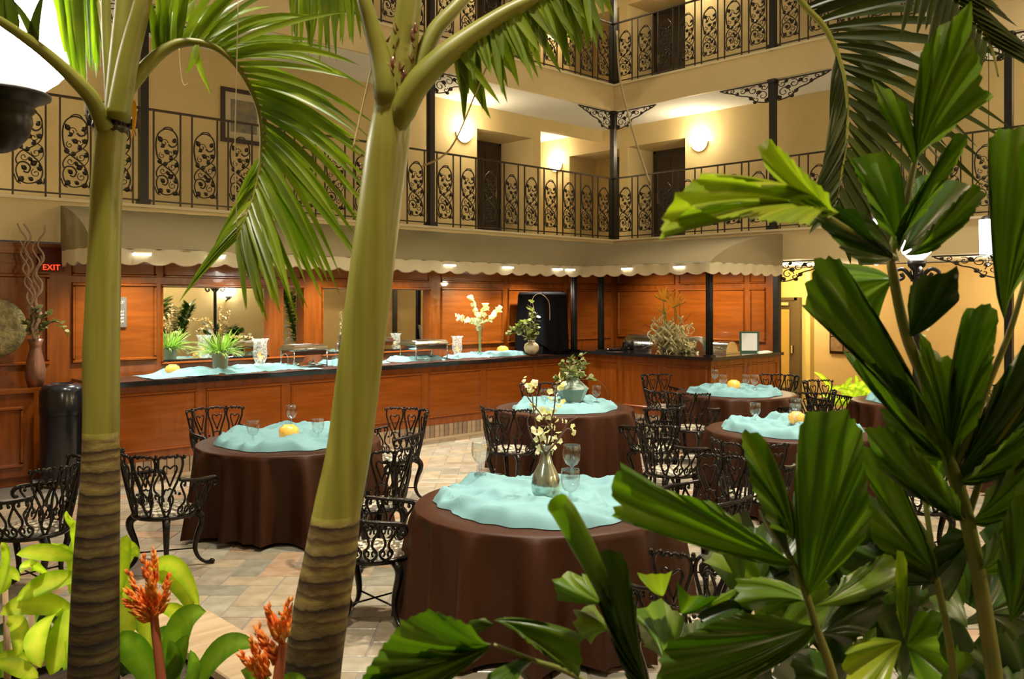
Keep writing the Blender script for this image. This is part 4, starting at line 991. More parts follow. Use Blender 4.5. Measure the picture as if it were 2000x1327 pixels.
def chafing(lab, p, L_, W_):
    t = thing('chafing_dish', lab, 'dish', p, 0, 'steel chafing dishes'); hx, hy = L_/2, W_/2
    def ring(z, k): return [(sx*hx*k, sy*hy*k, z) for sx, sy in ((-1, -1), (1, -1), (1, 1), (-1, 1))]
    m = MB()
    def loft(rs):
        vs = [v for z, k in rs for v in ring(z, k)]; fs = []
        for i in range(len(rs)-1):
            for j in range(4): fs.append((i*4+j, i*4+(j+1) % 4, (i+1)*4+(j+1) % 4, (i+1)*4+j))
        fs.append(tuple(range((len(rs)-1)*4, len(rs)*4))); m.add(vs, fs, True)
    loft([(.235, 1.04), (.25, 1.04), (.255, .97), (.285, .93), (.3, .86), (.302, .78), (.296, .74)]); m.build('lid', 'steel', t)
    m = MB(); loft([(.17, .9), (.225, .95), (.235, 1.03), (.236, .9)]); m.build('water_pan', 'steel', t)
    m = MB(); m.tube([(-.09, -hy*1.02, .25), (-.08, -hy*1.02-.04, .256), (.08, -hy*1.02-.04, .256), (.09, -hy*1.02, .25)], .009, 6); m.build('handle', 'steel', t)
    for sx in (-1, 1):
        for sy in (-1, 1):
            m = MB(); m.tube([(sx*hx*.93, sy*hy*.93, .235), (sx*hx*.93, sy*hy*.93, .006)], .009, 6); m.lathe([(.001, 0), (.014, 0), (.014, .008), (.001, .01)], (sx*hx*.93, sy*hy*.93, 0), 8); m.build('leg', 'steel', t)
    m = MB(); m.tube([(sx*hx*.93, sy*hy*.93, .03) for sx, sy in ((-1, -1), (1, -1), (1, 1), (-1, 1), (-1, -1))], .006, 5); m.build('frame_rail', 'steel', t)
    for s in (-1, 1):
        m = MB(); m.lathe([(.001, .0), (.045, 0), (.047, .06), (.03, .065), (.03, .05), (.001, .045)], (s*hx*.45, 0, .01), 14); m.build('fuel_can', 'steel', t)
chafing('steel chafing dish at the stile between the mirrors', onY(594, 10.2, 1.12), .52, .36)
chafing('steel chafing dish in front of the second wide mirror', onY(828, 10.2, 1.12), .62, .4)
t = thing('serving_tongs', 'pair of steel serving tongs left of first chafing dish', 'tongs', onY(556, 10.1, 1.12))
MB().tube(smoothpath([(-.03, 0, .01), (-.05, 0, .14), (0, 0, .2), (.05, 0, .14), (.03, 0, .01)], 4), .005, 4).build('bow', 'steel', t)
# pyramid of upturned goblets (hidden by the trunk, seen again in the mirror)
pp = Vector((6.55, 10.12, 1.135)); h_ = .19
for lv, n_ in enumerate((3, 2, 1)):
    for k in range(n_):
        goblet('upturned goblet, %s of the little pyramid behind the leaning trunk' % ((('bottom left', 'bottom middle', 'bottom right'), ('middle left', 'middle right'), ('top',))[lv][k]), pp+Vector(((k-(n_-1)/2)*.115, 0, (lv+1)*h_+.003)), 1., True, 'upturned goblets of the pyramid')
# trumpet vase with white flowers
p = onY(937, 10.15, 1.13)
t = thing('trumpet_vase', 'tall clear trumpet vase with green stems on the buffet', 'vase', p)
MB().lathe([(.001, .0), (.045, 0), (.045, .02), (.03, .06), (.032, .2), (.05, .38), (.075, .46)], n=18).build('glass', 'glass', t)
e = lambda x, y, d=13.75: P(x, y, d)
t = thing('white_flowers', 'white orchid and calla stems in the trumpet vase', 'flowers', p+UP*.42, world=True)
rr = random.Random(11)
for st in ([(937, 690), (938, 640), (930, 610), (918, 580)], [(937, 690), (937, 640), (915, 628), (895, 622)], [(938, 690), (940, 640), (960, 622), (975, 604)], [(937, 690), (939, 630), (948, 605)], [(936, 690), (935, 640), (925, 628)]):
    q = smoothpath([e(x, y) for x, y in st], 5); m = MB(); m.tube(q, [.007, .003], 4); m.build('stem', 'stem', t)
    m = MB()
    for k in range(len(q)//2, len(q)):
        for _ in range(2): blossom(m, q[k]+Vector((rr.uniform(-.03, .03), rr.uniform(-.03, .03), rr.uniform(-.02, .03))), .055, rr, 4)
    m.build('blossom', 'petal', t)
m = MB(); m.lathe([(.008, 0), (.02, .04), (.05, .09), (.055, .11), (.02, .05)], e(948, 606), 10); m.build('calla_flower', 'petal', t)
# speckled round vase with eucalyptus
p = onY(1038, 10.0, 1.125)
t = thing('round_vase', 'round speckled cream vase before the black draped box', 'vase', p)
MB().lathe([(.001, 0), (.06, 0), (.115, .06), (.125, .11), (.11, .165), (.06, .2), (.055, .215), (.062, .225), (.05, .22), (.045, .19)], n=22).build('body', 'ceramic', t)
e = lambda x, y, d=14.05: P(x, y, d)
eucalyptus('pale eucalyptus sprays in the round speckled vase', p+UP*.21, [[e(1036, 668), e(1030, 640), e(1034, 612), e(1037, 588)], [e(1036, 668), e(1015, 640), e(1000, 648), e(988, 655)], [e(1038, 668), e(1042, 640), e(1050, 610)], [e(1036, 668), e(1025, 640), e(1020, 625)], [e(1038, 666), e(1044, 648), e(1050, 638)], [e(1035, 668), e(1018, 655), e(994, 640)], [e(1038, 668), e(1036, 650), e(1028, 655, 13.95)]], .1, cnt=8, seed=5)
t = thing('curly_twig', 'long thin curling twig rising from the speckled vase', 'twig', p+UP*.22, world=True)
MB().tube(smoothpath([e(1037, 668), e(1045, 620), e(1040, 585), e(1055, 574), e(1072, 590), e(1074, 626)], 5), .004, 4).build('shoot', 'twig', t)
# black draped box
bx0, bx1, by0, by1, bz = 10.36, 10.92, 10.06, 10.62, 2.13
t = thing('draped_box', 'tall box on the buffet draped in black cloth', 'box', (bx0, by0, 1.1), world=True)
MB().box(bx0, bx1, by0, by1, 1.102, bz).build('box', 'black', t)
cxm, cym = (bx0+bx1)/2, (by0+by1)/2
def drape(u, v):
    a = v*2*PI; ca, sa = math.cos(a), math.sin(a); k = 1/max(abs(ca), abs(sa)); hx, hy = (bx1-bx0)/2+.012, (by1-by0)/2+.012
    if u < .35: s = u/.35; return (cxm+ca*k*hx*s, cym+sa*k*hy*s, bz+.01)
    h = (u-.35)/.65; f = .022*h*(math.sin(11*a)+.6*math.sin(17*a+1)); cr = min(1, 1/k)**2
    ex = .004+.05*h*(k-1)/.41
    return (cxm+ca*k*hx+ca*(f+ex), cym+sa*k*hy+sa*(f+ex), bz-h*(.98-.16*max(0, math.sin(2*a+.8))))
MB().grid(drape, 22, 110, True).build('drape', 'black', t)
# salad counter
def rolltop(lab, x, y0, y1, r=.24):
    z = 1.163; t = thing('rolltop_cover', lab, 'dish', (x, y0, z), group='domed roll-top food covers'); L_ = y1-y0
    m = MB(); m.grid(lambda u, v: (r*math.cos(v*PI), .02+u*(L_-.04), .03+r*.95*math.sin(v*PI)), 2, 17)
    for y in (.02, L_-.02): m.add([(r*math.cos(k*PI/12), y, .03+r*.95*math.sin(k*PI/12)) for k in range(13)], [tuple(range(13))], True)
    m.build('dome', 'steel', t); MB().box(-r-.03, r+.03, 0, L_, 0, .032).build('tray', 'steel', t)
    MB().tube([(-r*.9, L_*.35, .1), (-r-.05, L_*.35, .1), (-r-.05, L_*.65, .1), (-r*.9, L_*.65, .1)], .01, 6).build('handle', 'steel', t)
rolltop('polished domed roll-top cover left of the bird of paradise', 11.95, 8.85, 9.5)
rolltop('polished domed roll-top cover between bird of paradise and the black post', 11.95, 7.98, 8.62)
rolltop('polished domed roll-top cover right of the front corner post', 12.0, 7.5, 7.85, .17)
t = thing('platter', 'flat steel platter at the left end of the salad counter', 'platter', (11.55, 9.55, 1.161)); MB().lathe([(.001, .004), (.14, .0), (.2, .02), (.195, .024), (.14, .008), (.001, .01)], n=24).build('dish', 'steel', t)
for i, (x, y) in enumerate(((11.6, 9.32), (11.72, 9.28))):
    o = MB().lathe([(.001, 0), (.035, 0), (.036, .09), (.014, .14), (.014, .17), (.001, .172)], n=12).build('cruet', 'plastic'); o.location = (x, y, 1.161); tag(o, ('dark cruet bottle left of the domed covers' if i == 0 else 'second dark cruet bottle touching the first domed cover'), 'bottle', 'cruets on the salad counter')
o = runner('napkin', 'petal', 'folded white napkin at the right end of the salad counter', 12.6, 12.9, 7.32, 7.46, 1.16, 44, .02, 'napkin')
p = P(1305, 688, 13.9); p.z = 1.16
t = thing('flower_arrangement', 'bird of paradise and dried foliage arrangement on the salad counter', 'flowers', p, world=True)
e = lambda x, y, d=13.9: P(x, y, d)
MB().lathe([(.001, .0), (.1, 0), (.13, .1), (.1, .2), (.08, .2), (.09, .1)], p, 16).build('bowl', 'pot', t)
rr = random.Random(9); m = MB()
for k in range(300):
    c = e(1308+rr.gauss(0, 17), 652+rr.gauss(0, 16), 13.9+rr.gauss(0, .13)); a = rr.uniform(0, 6.28)
    q = [c+Vector((.05*math.cos(a+j*.9)*(1-j*.08), .05*math.sin(a+j*.9)*(1-j*.08), -.03*j)) for j in range(6)]
    m.tube(q, [.014, .005], 4)
for k in range(60):
    c = e(1308+rr.gauss(0, 8), 670, 13.9); d = Vector((rr.uniform(-1, 1), rr.uniform(-1, 1), rr.uniform(-.2, .9))); m.ribbon(c, c+d*.2, c+d*.36-UP*.08, .03, UP, 4)
o = m.build('dried_foliage', 'dry', t); o['kind'] = 'stuff'
for st in ([(1303, 660), (1298, 620), (1296, 588)], [(1312, 660), (1322, 620), (1318, 598)], [(1306, 650), (1300, 615), (1295, 605)]):
    MB().tube(smoothpath([e(*s_) for s_ in st], 4), .008, 5).build('stem', 'stem', t)
for (x, y, s) in ((1297, 588, 1), (1318, 600, 1), (1296, 612, .7)):
    m = MB(); c = e(x, y); q = smoothpath([c+RGT*.06*s+UP*.0, c, c-RGT*.16*s+UP*(.08 if x < 1310 else -.0)], 4)
    if x > 1310: q = smoothpath([c-RGT*.03, c, c+RGT*.19+UP*.09], 4)
    m.tube(q, [.018*s, .003], 5); m.build('beak', 'fstem', t)
    for k in range(6):
        a = PI/2+(k-2.5)*.33+rr.uniform(-.1, .1); d = RGT*math.cos(a)+UP*math.sin(a)+FWD*rr.uniform(-.3, .3)
        m = MB(); m.ribbon(c, c+d*.1*s, c+d*rr.uniform(.19, .27)*s, .026*s, FWD, 4, .3); m.build('petal', 'orange', t)
for st in ([(1285, 650), (1262, 636), (1250, 642)], [(1325, 640), (1340, 625), (1349, 612)], [(1285, 645), (1270, 640), (1258, 632)]):
    MB().tube(smoothpath([e(*s_) for s_ in st], 4), [.006, .002], 4).build('twig', 'dtwig', t)
# ------------------------------------------------------------------ left wall things
p = onY(69, 10.62, 1.046)
t = thing('floor_vase', 'tall bronze vase with willow on the sideboard at left', 'vase', p)
MB().lathe([(.001, 0), (.075, 0), (.1, .1), (.105, .18), (.085, .3), (.06, .4), (.055, .45), (.085, .53), (.078, .53), (.048, .45)], n=24).build('body', 'bronzev', t)
t = thing('willow_branches', 'bare curly willow branches standing in the bronze vase', 'branches', p+UP*.5, world=True)
e = lambda x, y, d=9.75: P(x, y, d-.2); rr = random.Random(21)
for (bx_, tx, ty, n_) in ((68, 40, 437, 8), (70, 52, 438, 8), (72, 82, 440, 8), (66, 50, 520, 6), (70, 70, 470, 7), (74, 76, 500, 6), (67, 46, 470, 7)):
    q = []
    for k in range(n_*2+1):
        s = k/(n_*2); q.append(e(bx_+(tx-bx_)*s+8*math.sin(k*1.55+bx_*3+tx)*min(1, s*3)*(.7+.3*rr.random()), 662+(ty-662)*s, 9.75+.03*math.cos(k*1.4+tx)))
    MB().tube(smoothpath(q, 3), [.017, .009], 5).build('branch', 'twig', t)
eucalyptus('pale leafy eucalyptus drooping from the bronze vase', p+UP*.52, [[e(70, 655), e(60, 620), e(78, 600)], [e(70, 655), e(85, 620), e(98, 612)], [e(70, 655), e(100, 630), e(120, 635), e(132, 660)], [e(70, 655), e(55, 635), e(40, 632)], [e(70, 655), e(75, 640), e(68, 615)], [e(70, 655), e(85, 640), e(92, 632)], [e(70, 655), e(62, 645), e(55, 650)]], .06, cnt=9, seed=8)
p = onY(-12, WY-.03, 1.70); t = thing('round_plaque', 'round hammered plaque on the wood wall at the left edge', 'plaque', p)
m = MB(); m.lathe([(.001, .0), (.3, 0), (.325, .015), (.32, .03), (.2, .02), (.001, .03)], n=40); m.v = [(x, -z, y) for x, y, z in m.v]; m.build('disc', 'plate', t)
p = G(122, 9.5); t = thing('trash_bin', 'glossy black cylindrical trash bin at the end of the buffet', 'bin', p)
MB().lathe([(.001, .04), (.21, .04), (.215, .06), (.222, .78)], n=32).build('body', 'plastic', t)
MB().lathe([(.228, .775), (.23, .80), (.225, 1.02), (.2, 1.075), (.15, 1.1), (.12, 1.1), (.11, 1.06), (.001, 1.05)], n=32).build('lid', 'plastic', t)
MB().lathe([(.001, 0), (.19, 0), (.19, .04), (.001, .042)], n=28).build('base_ring', 'brass', t)
# ------------------------------------------------------------------ lamps
c = P(2, 42, 3.05)
t = thing('globe_lamp', 'large glowing white globe lamp on black capital at top left', 'lamp', c, world=False)
MB().ball((0, 0, 0), .262, 24, 16).build('globe', 'globe', t)
MB().lathe([(.001, -.46), (.02, -.455), (.05, -.44), (.085, -.40), (.1, -.345), (.095, -.32), (.105, -.31), (.1, -.295), (.115, -.28), (.155, -.262), (.158, -.25), (.13, -.232), (.12, -.225)], n=28, cap1=True).build('capital', 'iron', t)
MB().tube(smoothpath([(0, 0, -.4)+(0, 0, 0) if False else Vector((0, 0, -.42)), -RGT*.2+UP*-.5, -RGT*.5+UP*-.44, -RGT*.8+UP*-.6, -RGT*.85-UP*1.6, -RGT*.85-UP*(c.z-.4)], 4), .03, 8).build('arm', 'iron', t)
c = G(1790, 8.4)
t = thing('lamp_post', 'black scroll-armed lamp post with glowing bell shade behind fishtail palm', 'lamp', c)
MB().lathe([(.001, 0), (.16, 0), (.16, .06), (.08, .2), (.05, .3), (.04, 1.0), (.05, 1.1), (.035, 1.3), (.035, 2.28), (.08, 2.33), (.09, 2.38), (.001, 2.4)], n=14).build('column', 'iron', t)
for a in range(4):
    u = Vector((math.cos(a*PI/2+.6), math.sin(a*PI/2+.6), 0)); q = smoothpath([UP*2.2+u*.03, UP*2.3+u*.12, UP*2.27+u*.2, UP*2.2+u*.17, UP*2.22+u*.12, UP*2.26+u*.14], 4); MB().tube(q, .02, 6).build('scroll', 'iron', t)
MB().lathe([(.07, 2.4), (.13, 2.46), (.15, 2.6), (.12, 2.72), (.06, 2.76), (.001, 2.77)], n=20).build('shade', 'globe', t)
for px, lab, k, mm in ((1712, 'white glass pendant lantern left of the bell lamp, between leaves', .9, 'shade'), (1931, 'white glass pendant lantern at right, between tall leaves', 1, 'shade')):
    c = P(px, 463, 8.4); t = thing('pendant_lantern', lab, 'lamp', c, group='white pendant lanterns')
    MB().lathe([(.001, -.165), (.082, -.165), (.088, .165), (.001, .166)], n=8).build('shade', mm, t)
    m = MB(); m.tube([(0, 0, .166), (0, 0, .7)], .006, 5); m.lathe([(.09, .166), (.05, .2), (.001, .21)], n=8); m.build('hanger', 'iron', t)
    MB().lathe([(.001, -.28), (.025, -.26), (.03, -.22), (.01, -.18), (.03, -.166)], n=8).build('finial', 'glass', t)
    MB().tube([(0, 0, .7), (0, 0, 7.5)], .004, 4).build('cord', 'iron', t)
c = Vector((12.9, YB+.2, 2.35)); t = thing('globe_wall_lamp', 'glowing globe wall lamp mirrored behind the buffet plants', 'lamp', c)
MB().ball((0, 0, 0), .2, 16, 10).build('globe', 'globe', t); MB().lathe([(.06, -.2), (.12, -.24), (.04, -.32), (.001, -.33)], n=12).build('holder', 'iron', t); MB().tube([(0, 0, -.3), (0, -.19, -.36)], .03, 6).build('bracket', 'iron', t)
lamp('POINT', (14.9, 8.0, 2.45), 60, (1, .85, .5), .08); lamp('POINT', (14.3, 4.2, 2.45), 45, (1, .82, .5), .08)
lamp('POINT', (10.5, -3.2, 3.6), 160, (1, .84, .55), .12); lamp('POINT', (4.5, -3.6, 3.6), 120, (1, .84, .55), .12)  # fill lights without fixtures, added to brighten the mirrored south wall and shrubs
# ------------------------------------------------------------------ planter
pl = thing('planter', 'low planter with striped stone ledge below the palms', 'planter', (0, 0, 0))
pl['kind'] = 'structure'
PX0, PX1, PY0, PY1, PZ = -2.6, 1.95, .35, 4.5, .42
MB().box(PX0, PX1-.02, PY1-.14, PY1-.02, 0, PZ-.04).box(PX1-.14, PX1-.02, PY0, PY1-.14, 0, PZ-.04).box(PX0, PX0+.12, PY0, PY1-.14, 0, PZ-.04).box(PX0+.12, PX1-.14, PY0, PY0+.12, 0, PZ-.04).build('kerb_wall', 'stone', pl)
k = 7
for i in range(k):
    y0 = PY0+(PY1-PY0)*i/k; y1 = PY0+(PY1-PY0)*(i+1)/k
    MB().obox((PX1-.12, (y0+y1)/2), (1, 0, 0), (0, 1, 0), .15, (y1-y0)/2-.003, PZ-.04, PZ, .006).build('ledge_stone', 'stone', pl)
    x0 = PX0+(PX1-.27-PX0)*i/k; x1 = PX0+(PX1-.27-PX0)*(i+1)/k
    MB().obox(((x0+x1)/2, PY1-.12), (1, 0, 0), (0, 1, 0), (x1-x0)/2-.003, .15, PZ-.04, PZ, .006).build('ledge_stone', 'stone', pl)
m = MB(); m.grid(lambda u, v: (PX0+.1+(PX1-.24-PX0)*u, PY0+.1+(PY1-.24-PY0)*v, .34+.03*noise.noise(Vector((u*9, v*9, 0)))), 30, 30); o = m.build('soil', 'soil', pl)
# ------------------------------------------------------------------ palms
def tp(pts): return [P(*p) for p in pts]
def trunk(par, pts, name, m_, n=24):
    # pts: (px, py, d, width_px)
    q = [(P(x, y, d), w_*d/F/2) for x, y, d, w_ in pts]; c = smoothpath([a for a, _ in q], 6); rs = []
    for i in range(len(q)-1):
        for k in range(6): rs.append(q[i][1]+(q[i+1][1]-q[i][1])*k/6)
    rs.append(q[-1][1]); m = MB(); m.tube(c, rs, n); return m.build(name, m_, par)
def frond(par, rpts, leaves, mleaf='palm', r=(.012, .003), mr='rachis', name='frond', w_=.016, seed=0, n=9, step=1):
    # rpts: rachis pixels with depth; leaves(t, T, N) -> list of (direction, length, droop, width factor)
    q = smoothpath(tp(rpts), 8); L_ = len(q); m = MB(); m.tube(q, list(r), 7); fr = m.build(name, mr, par)
    rr = random.Random(seed)
    for i in range(1, L_-1, step):
        T = (q[i+1]-q[i-1]).normalized()
        N = (T.cross(FWD)); N = (N-T*N.dot(T)).normalized()      # across the rachis, in the plane of the arch
        for (t0, d, ln, dr, wf) in leaves(i/(L_-1), T, N, rr):
            p0 = q[i]; d = d.normalized(); p1 = p0+d*ln*.5+UP*dr*ln*.12; p2 = p0+d*ln-UP*dr*ln*.5
            mm = MB(); mm.ribbon(p0, p1, p2, w_*wf, (-FWD+UP*rr.uniform(-.2, .5)+RGT*rr.uniform(-.3, .3)), n, .3, base=.45); mm.build('leaflet', mleaf, fr)
    return fr
# left palm
b1 = P(185, 1500, 2.6); b1.z = .34
pa = thing('palm_tree', 'upright palm at left with smooth green shaft above brown ringed trunk', 'palm', b1, world=True)
def rel(py, d): return CAMZ+(HY-py)/F*d-b1.z
trunk(pa, [(182, 1590, 2.6, 100), (183, 1327, 2.6, 95), (186, 1180, 2.6, 88), (190, 1060, 2.6, 82), (196, 940, 2.6, 72), (197, 862, 2.6, 67), (198, 800, 2.6, 67), (198, 690, 2.6, 68), (202, 560, 2.6, 63), (207, 400, 2.6, 58), (213, 300, 2.6, 58), (217, 255, 2.6, 60), (220, 225, 2.6, 50)], 'trunk', trunk_mat('ringed_trunk_a', rel(852, 2.6), .062))
m = MB(); rr = random.Random(2)
for k in range(60):
    a = rr.uniform(0, 6.28); c = P(220, 247, 2.6)+Vector((math.cos(a), math.sin(a), 0))*.046; m.tube([c, c+Vector((math.cos(a)*.02, math.sin(a)*.02, rr.uniform(.0, .05))), c+Vector((math.cos(a)*.03, math.sin(a)*.03, rr.uniform(-.03, .08)))], [.006, .001], 4)
m.ball(P(219, 250, 2.6), .05, 10, 6, (1, 1, .7)); m.build('sheath_fibre', 'door', pa)
# spear leaf stalks going up out of view
for pts, r in (([(218, 240, 2.6), (213, 150, 2.6), (208, 60, 2.62), (205, -90, 2.65)], (.016, .014)), ([(224, 235, 2.58), (232, 130, 2.58), (243, 0, 2.6), (252, -120, 2.62)], (.034, .022)), ([(230, 235, 2.55), (252, 110, 2.55), (280, 0, 2.55), (300, -100, 2.55)], (.036, .02))):
    MB().tube(smoothpath(tp(pts), 5), list(r), 8).build('leaf_stalk', 'rachis', pa)
def lv1(t, T, N, rr):
    out = []
    if t < .2: return out
    ln = .39 if t < .75 else .37-.16*(t-.75)/.25
    if t < .4: ln *= .55+.45*(t-.2)/.2
    for s in (-1, 1):
        k = .62+.35*rr.random()
        out.append((t, N*1.0*k+T*(.55+.5*t)+FWD*s*.42*rr.uniform(.4, 1.2)+UP*.1, ln*rr.uniform(.85, 1.12), .18+.45*rr.random(), rr.uniform(.75, 1.1)))
    if t > .72 and rr.random() < .75: out.append((t, -N*.45+T*.9, .2*rr.uniform(.8, 1.2), .4, .8))
    return out
frond(pa, [(228, 235, 2.58), (250, 180, 2.58), (285, 130, 2.6), (325, 95, 2.62), (365, 82, 2.64), (415, 90, 2.66), (455, 120, 2.68), (485, 165, 2.7), (505, 215, 2.72), (511, 270, 2.73), (507, 330, 2.73), (495, 385, 2.72), (475, 440, 2.7), (462, 470, 2.69)], lv1, seed=3, r=(.012, .022, .017, .011, .008, .007, .006, .004, .003), w_=.0135, step=2)
# bright hanging leaflets under the arch
m0 = MB()
for a, b_, c_, w_ in (((385, 88), (383, 115), (362, 147), .012), ((380, 90), (390, 135), (413, 186), .010), ((303, 105), (305, 40), (312, 20), .012), ((322, 90), (333, 40), (335, 0), .008)):
    mm = MB(); mm.ribbon(P(*a, 2.62), P(*b_, 2.6), P(*c_, 2.6), w_, -FWD, 8, .3); mm.build('leaflet', 'palm', pa)
# left frond crossing the globe lamp
def lv2(t, T, N, rr):
    if t < .45: return []
    return [(t, -N*.2+T*.2+UP*(1.0 if (int(t*40) % 2) else -.2)+RGT*.3, .22, .1, .9)] if int(t*40) % 3 else []
frond(pa, [(205, 250, 2.55), (180, 195, 2.5), (140, 150, 2.45), (90, 105, 2.4), (40, 68, 2.35), (-10, 35, 2.3)], lambda t, T, N, rr: [], r=(.026, .012), name='frond')
for a, b_, c_, w_ in (((30, 60), (25, 30), (12, -40), .02), ((70, 92), (62, 55), (88, -20), .016), ((75, 96), (58, 40), (20, -5), .012), ((5, 45), (-5, 20), (5, -30), .02)):
    mm = MB(); mm.ribbon(P(*a, 2.38), P(*b_, 2.36), P(*c_, 2.36), w_, -FWD, 8, .3); mm.build('leaflet', 'palmd', pa)
# drooping bright frond whose stalk is above the frame
fr = MB().tube(smoothpath(tp([(222, 235, 2.62), (205, 60, 2.8), (175, -60, 2.9), (120, -90, 2.95), (60, -60, 3.0)]), 6), [.016, .004], 6).build('frond', 'rachis', pa)
rr = random.Random(8)
for k in range(26):
    s = k/25; x0 = 100+95*s; y0 = -70+20*rr.random(); x1 = 128+82*s+rr.uniform(-10, 6); y1 = (105+70*math.sin(s*PI))*rr.uniform(.75, 1.1)
    if x1 > 203: x1 = 203
    mm = MB(); d = 2.88+rr.uniform(-.06, .06); mm.ribbon(P(x0, y0, d), P((x0+x1)/2-2, y1*.4, d), P(x1, y1, d), .013, -FWD+RGT*rr.uniform(-.4, .4), 8, .3); mm.build('leaflet', 'palm', fr)
fr = MB().tube(smoothpath(tp([(235, 230, 2.62), (275, 20, 2.75), (305, -60, 2.85), (350, -80, 2.9), (400, -70, 2.95)]), 6), [.016, .004], 6).build('frond', 'rachis', pa)
for k in range(16):
    s = k/15; x0 = 310+60*s; x1 = x0+rr.uniform(-12, 10); y1 = rr.uniform(45, 105)*(1-.3*s); mm = MB(); d = 2.85+rr.uniform(-.05, .05)
    mm.ribbon(P(x0, -75, d), P((x0+x1)/2, 0, d), P(x1, y1, d), .012, -FWD+RGT*rr.uniform(-.5, .5), 7, .3); mm.build('leaflet', 'palm', fr)
MB().tube(smoothpath(tp([(465, 0, 2.5), (462, 150, 2.5), (459, 300, 2.5), (463, 460, 2.5)]), 5), .0016, 4).build('leaf_fibre', 'seed', pa)
MB().tube(smoothpath(tp([(350, 95, 2.6), (352, 130, 2.6), (358, 165, 2.6), (368, 163, 2.6)]), 5), .0014, 4).build('leaf_fibre', 'seed', pa)
mm = MB(); mm.ribbon(P(262, 196, 2.57), P(266, 230, 2.57), P(258, 272, 2.57), .007, -FWD, 6); mm.build('dry_strip', 'orange', pa)
# leaning palm
b2 = P(590, 1560, 2.5); b2.z = .34
pb = thing('palm_tree', 'leaning palm in the centre left with thick green shaft and brown rings', 'palm', b2, world=True)
trunk(pb, [(588, 1530, 2.5, 122), (608, 1327, 2.5, 113), (626, 1200, 2.5, 108), (645, 1090, 2.5, 102), (658, 1000, 2.5, 92), (672, 930, 2.5, 88), (684, 862, 2.5, 86), (702, 720, 2.5, 86), (722, 560, 2.5, 86), (745, 380, 2.5, 84), (757, 290, 2.5, 84), (768, 215, 2.5, 76), (778, 150, 2.5, 66), (788, 90, 2.5, 56), (800, 0, 2.5, 48), (812, -90, 2.5, 30)], 'trunk', trunk_mat('ringed_trunk_b', CAMZ+(HY-1012)/F*2.5-b2.z, .075))
for pts, r in (([(768, 250, 2.5), (755, 190, 2.47), (745, 120, 2.47), (725, 50, 2.46), (708, -10, 2.45), (690, -90, 2.45)], (.008, .036, .032, .024, .02, .018)), ([(785, 230, 2.5), (808, 180, 2.51), (822, 120, 2.52), (850, 60, 2.54), (890, 15, 2.56), (940, -40, 2.6)], (.008, .028, .026, .021, .016))):
    MB().tube(smoothpath(tp(pts), 5), list(r), 9).build('leaf_stalk', 'rachis', pb)
m = MB(); rr = random.Random(12)
for (x, y, w_, h_) in ((757, 205, 9, 26), (770, 125, 10, 20), (783, 135, 7, 28), (806, 70, 5, 18), (790, 150, 8, 16), (812, 55, 5, 14)):
    c = P(x, y, 2.46); m.ball(c, w_*2.5/F, 7, 5, (1, .5, h_/w_*.8))
for k in range(26):
    c = P(rr.choice((752, 770, 785, 806))+rr.uniform(-6, 8), rr.uniform(60, 225), 2.455); m.tube([c, c+RGT*rr.uniform(-.015, .015)+UP*rr.uniform(.005, .03)-FWD*.01], [.004, .001], 4)
m.build('sheath_fibre', 'bronzev', pb)
def lv3(t, T, N, rr):
    if t < .42: return []
    return [(t, -UP*.9+T*rr.uniform(-.1, .5)+FWD*s*.25+RGT*rr.uniform(-.1, .25), .20*rr.uniform(.6, 1.1), .1, rr.uniform(.8, 1.1)) for s in ((-1, 1) if rr.random() < .5 else (1,))]
frond(pb, [(768, 285, 2.49), (785, 225, 2.46), (813, 168, 2.45), (862, 115, 2.46), (920, 70, 2.48), (985, 28, 2.5), (1050, -5, 2.52), (1110, -35, 2.54), (1160, -50, 2.56)], lv3, seed=5, r=(.008, .037, .037, .032, .026, .021, .017, .015), name='frond', w_=.014)
fr = MB().tube(smoothpath(tp([(745, 150, 2.5), (700, -20, 2.7), (660, -70, 2.8), (600, -80, 2.85), (530, -50, 2.9)]), 6), [.016, .004], 6).build('frond', 'rachis', pb)
for k in range(30):
    s = k/29; x0 = 565+130*s; x1 = x0+rr.uniform(-14, 22); y1 = rr.uniform(50, 130)*(.6+.5*math.sin(s*PI)); d = 2.8+rr.uniform(-.06, .06)
    mm = MB(); mm.ribbon(P(x0, -75, d), P((x0+x1)/2, 10, d), P(x1, y1, d), .011, -FWD+RGT*rr.uniform(-.5, .5), 7, .3); mm.build('leaflet', 'palm', fr)
for pts in ([(985, 45, 2.5), (930, 180, 2.5), (880, 290, 2.5), (825, 325, 2.5)], [(1205, 60, 2.45), (1212, 160, 2.45), (1240, 270, 2.45), (1270, 362, 2.45)], [(735, 90, 2.46), (710, 200, 2.46), (690, 290, 2.46)]):
    MB().tube(smoothpath(tp(pts), 6), [.002, .003], 4).build('leaf_fibre', 'seed', pb)
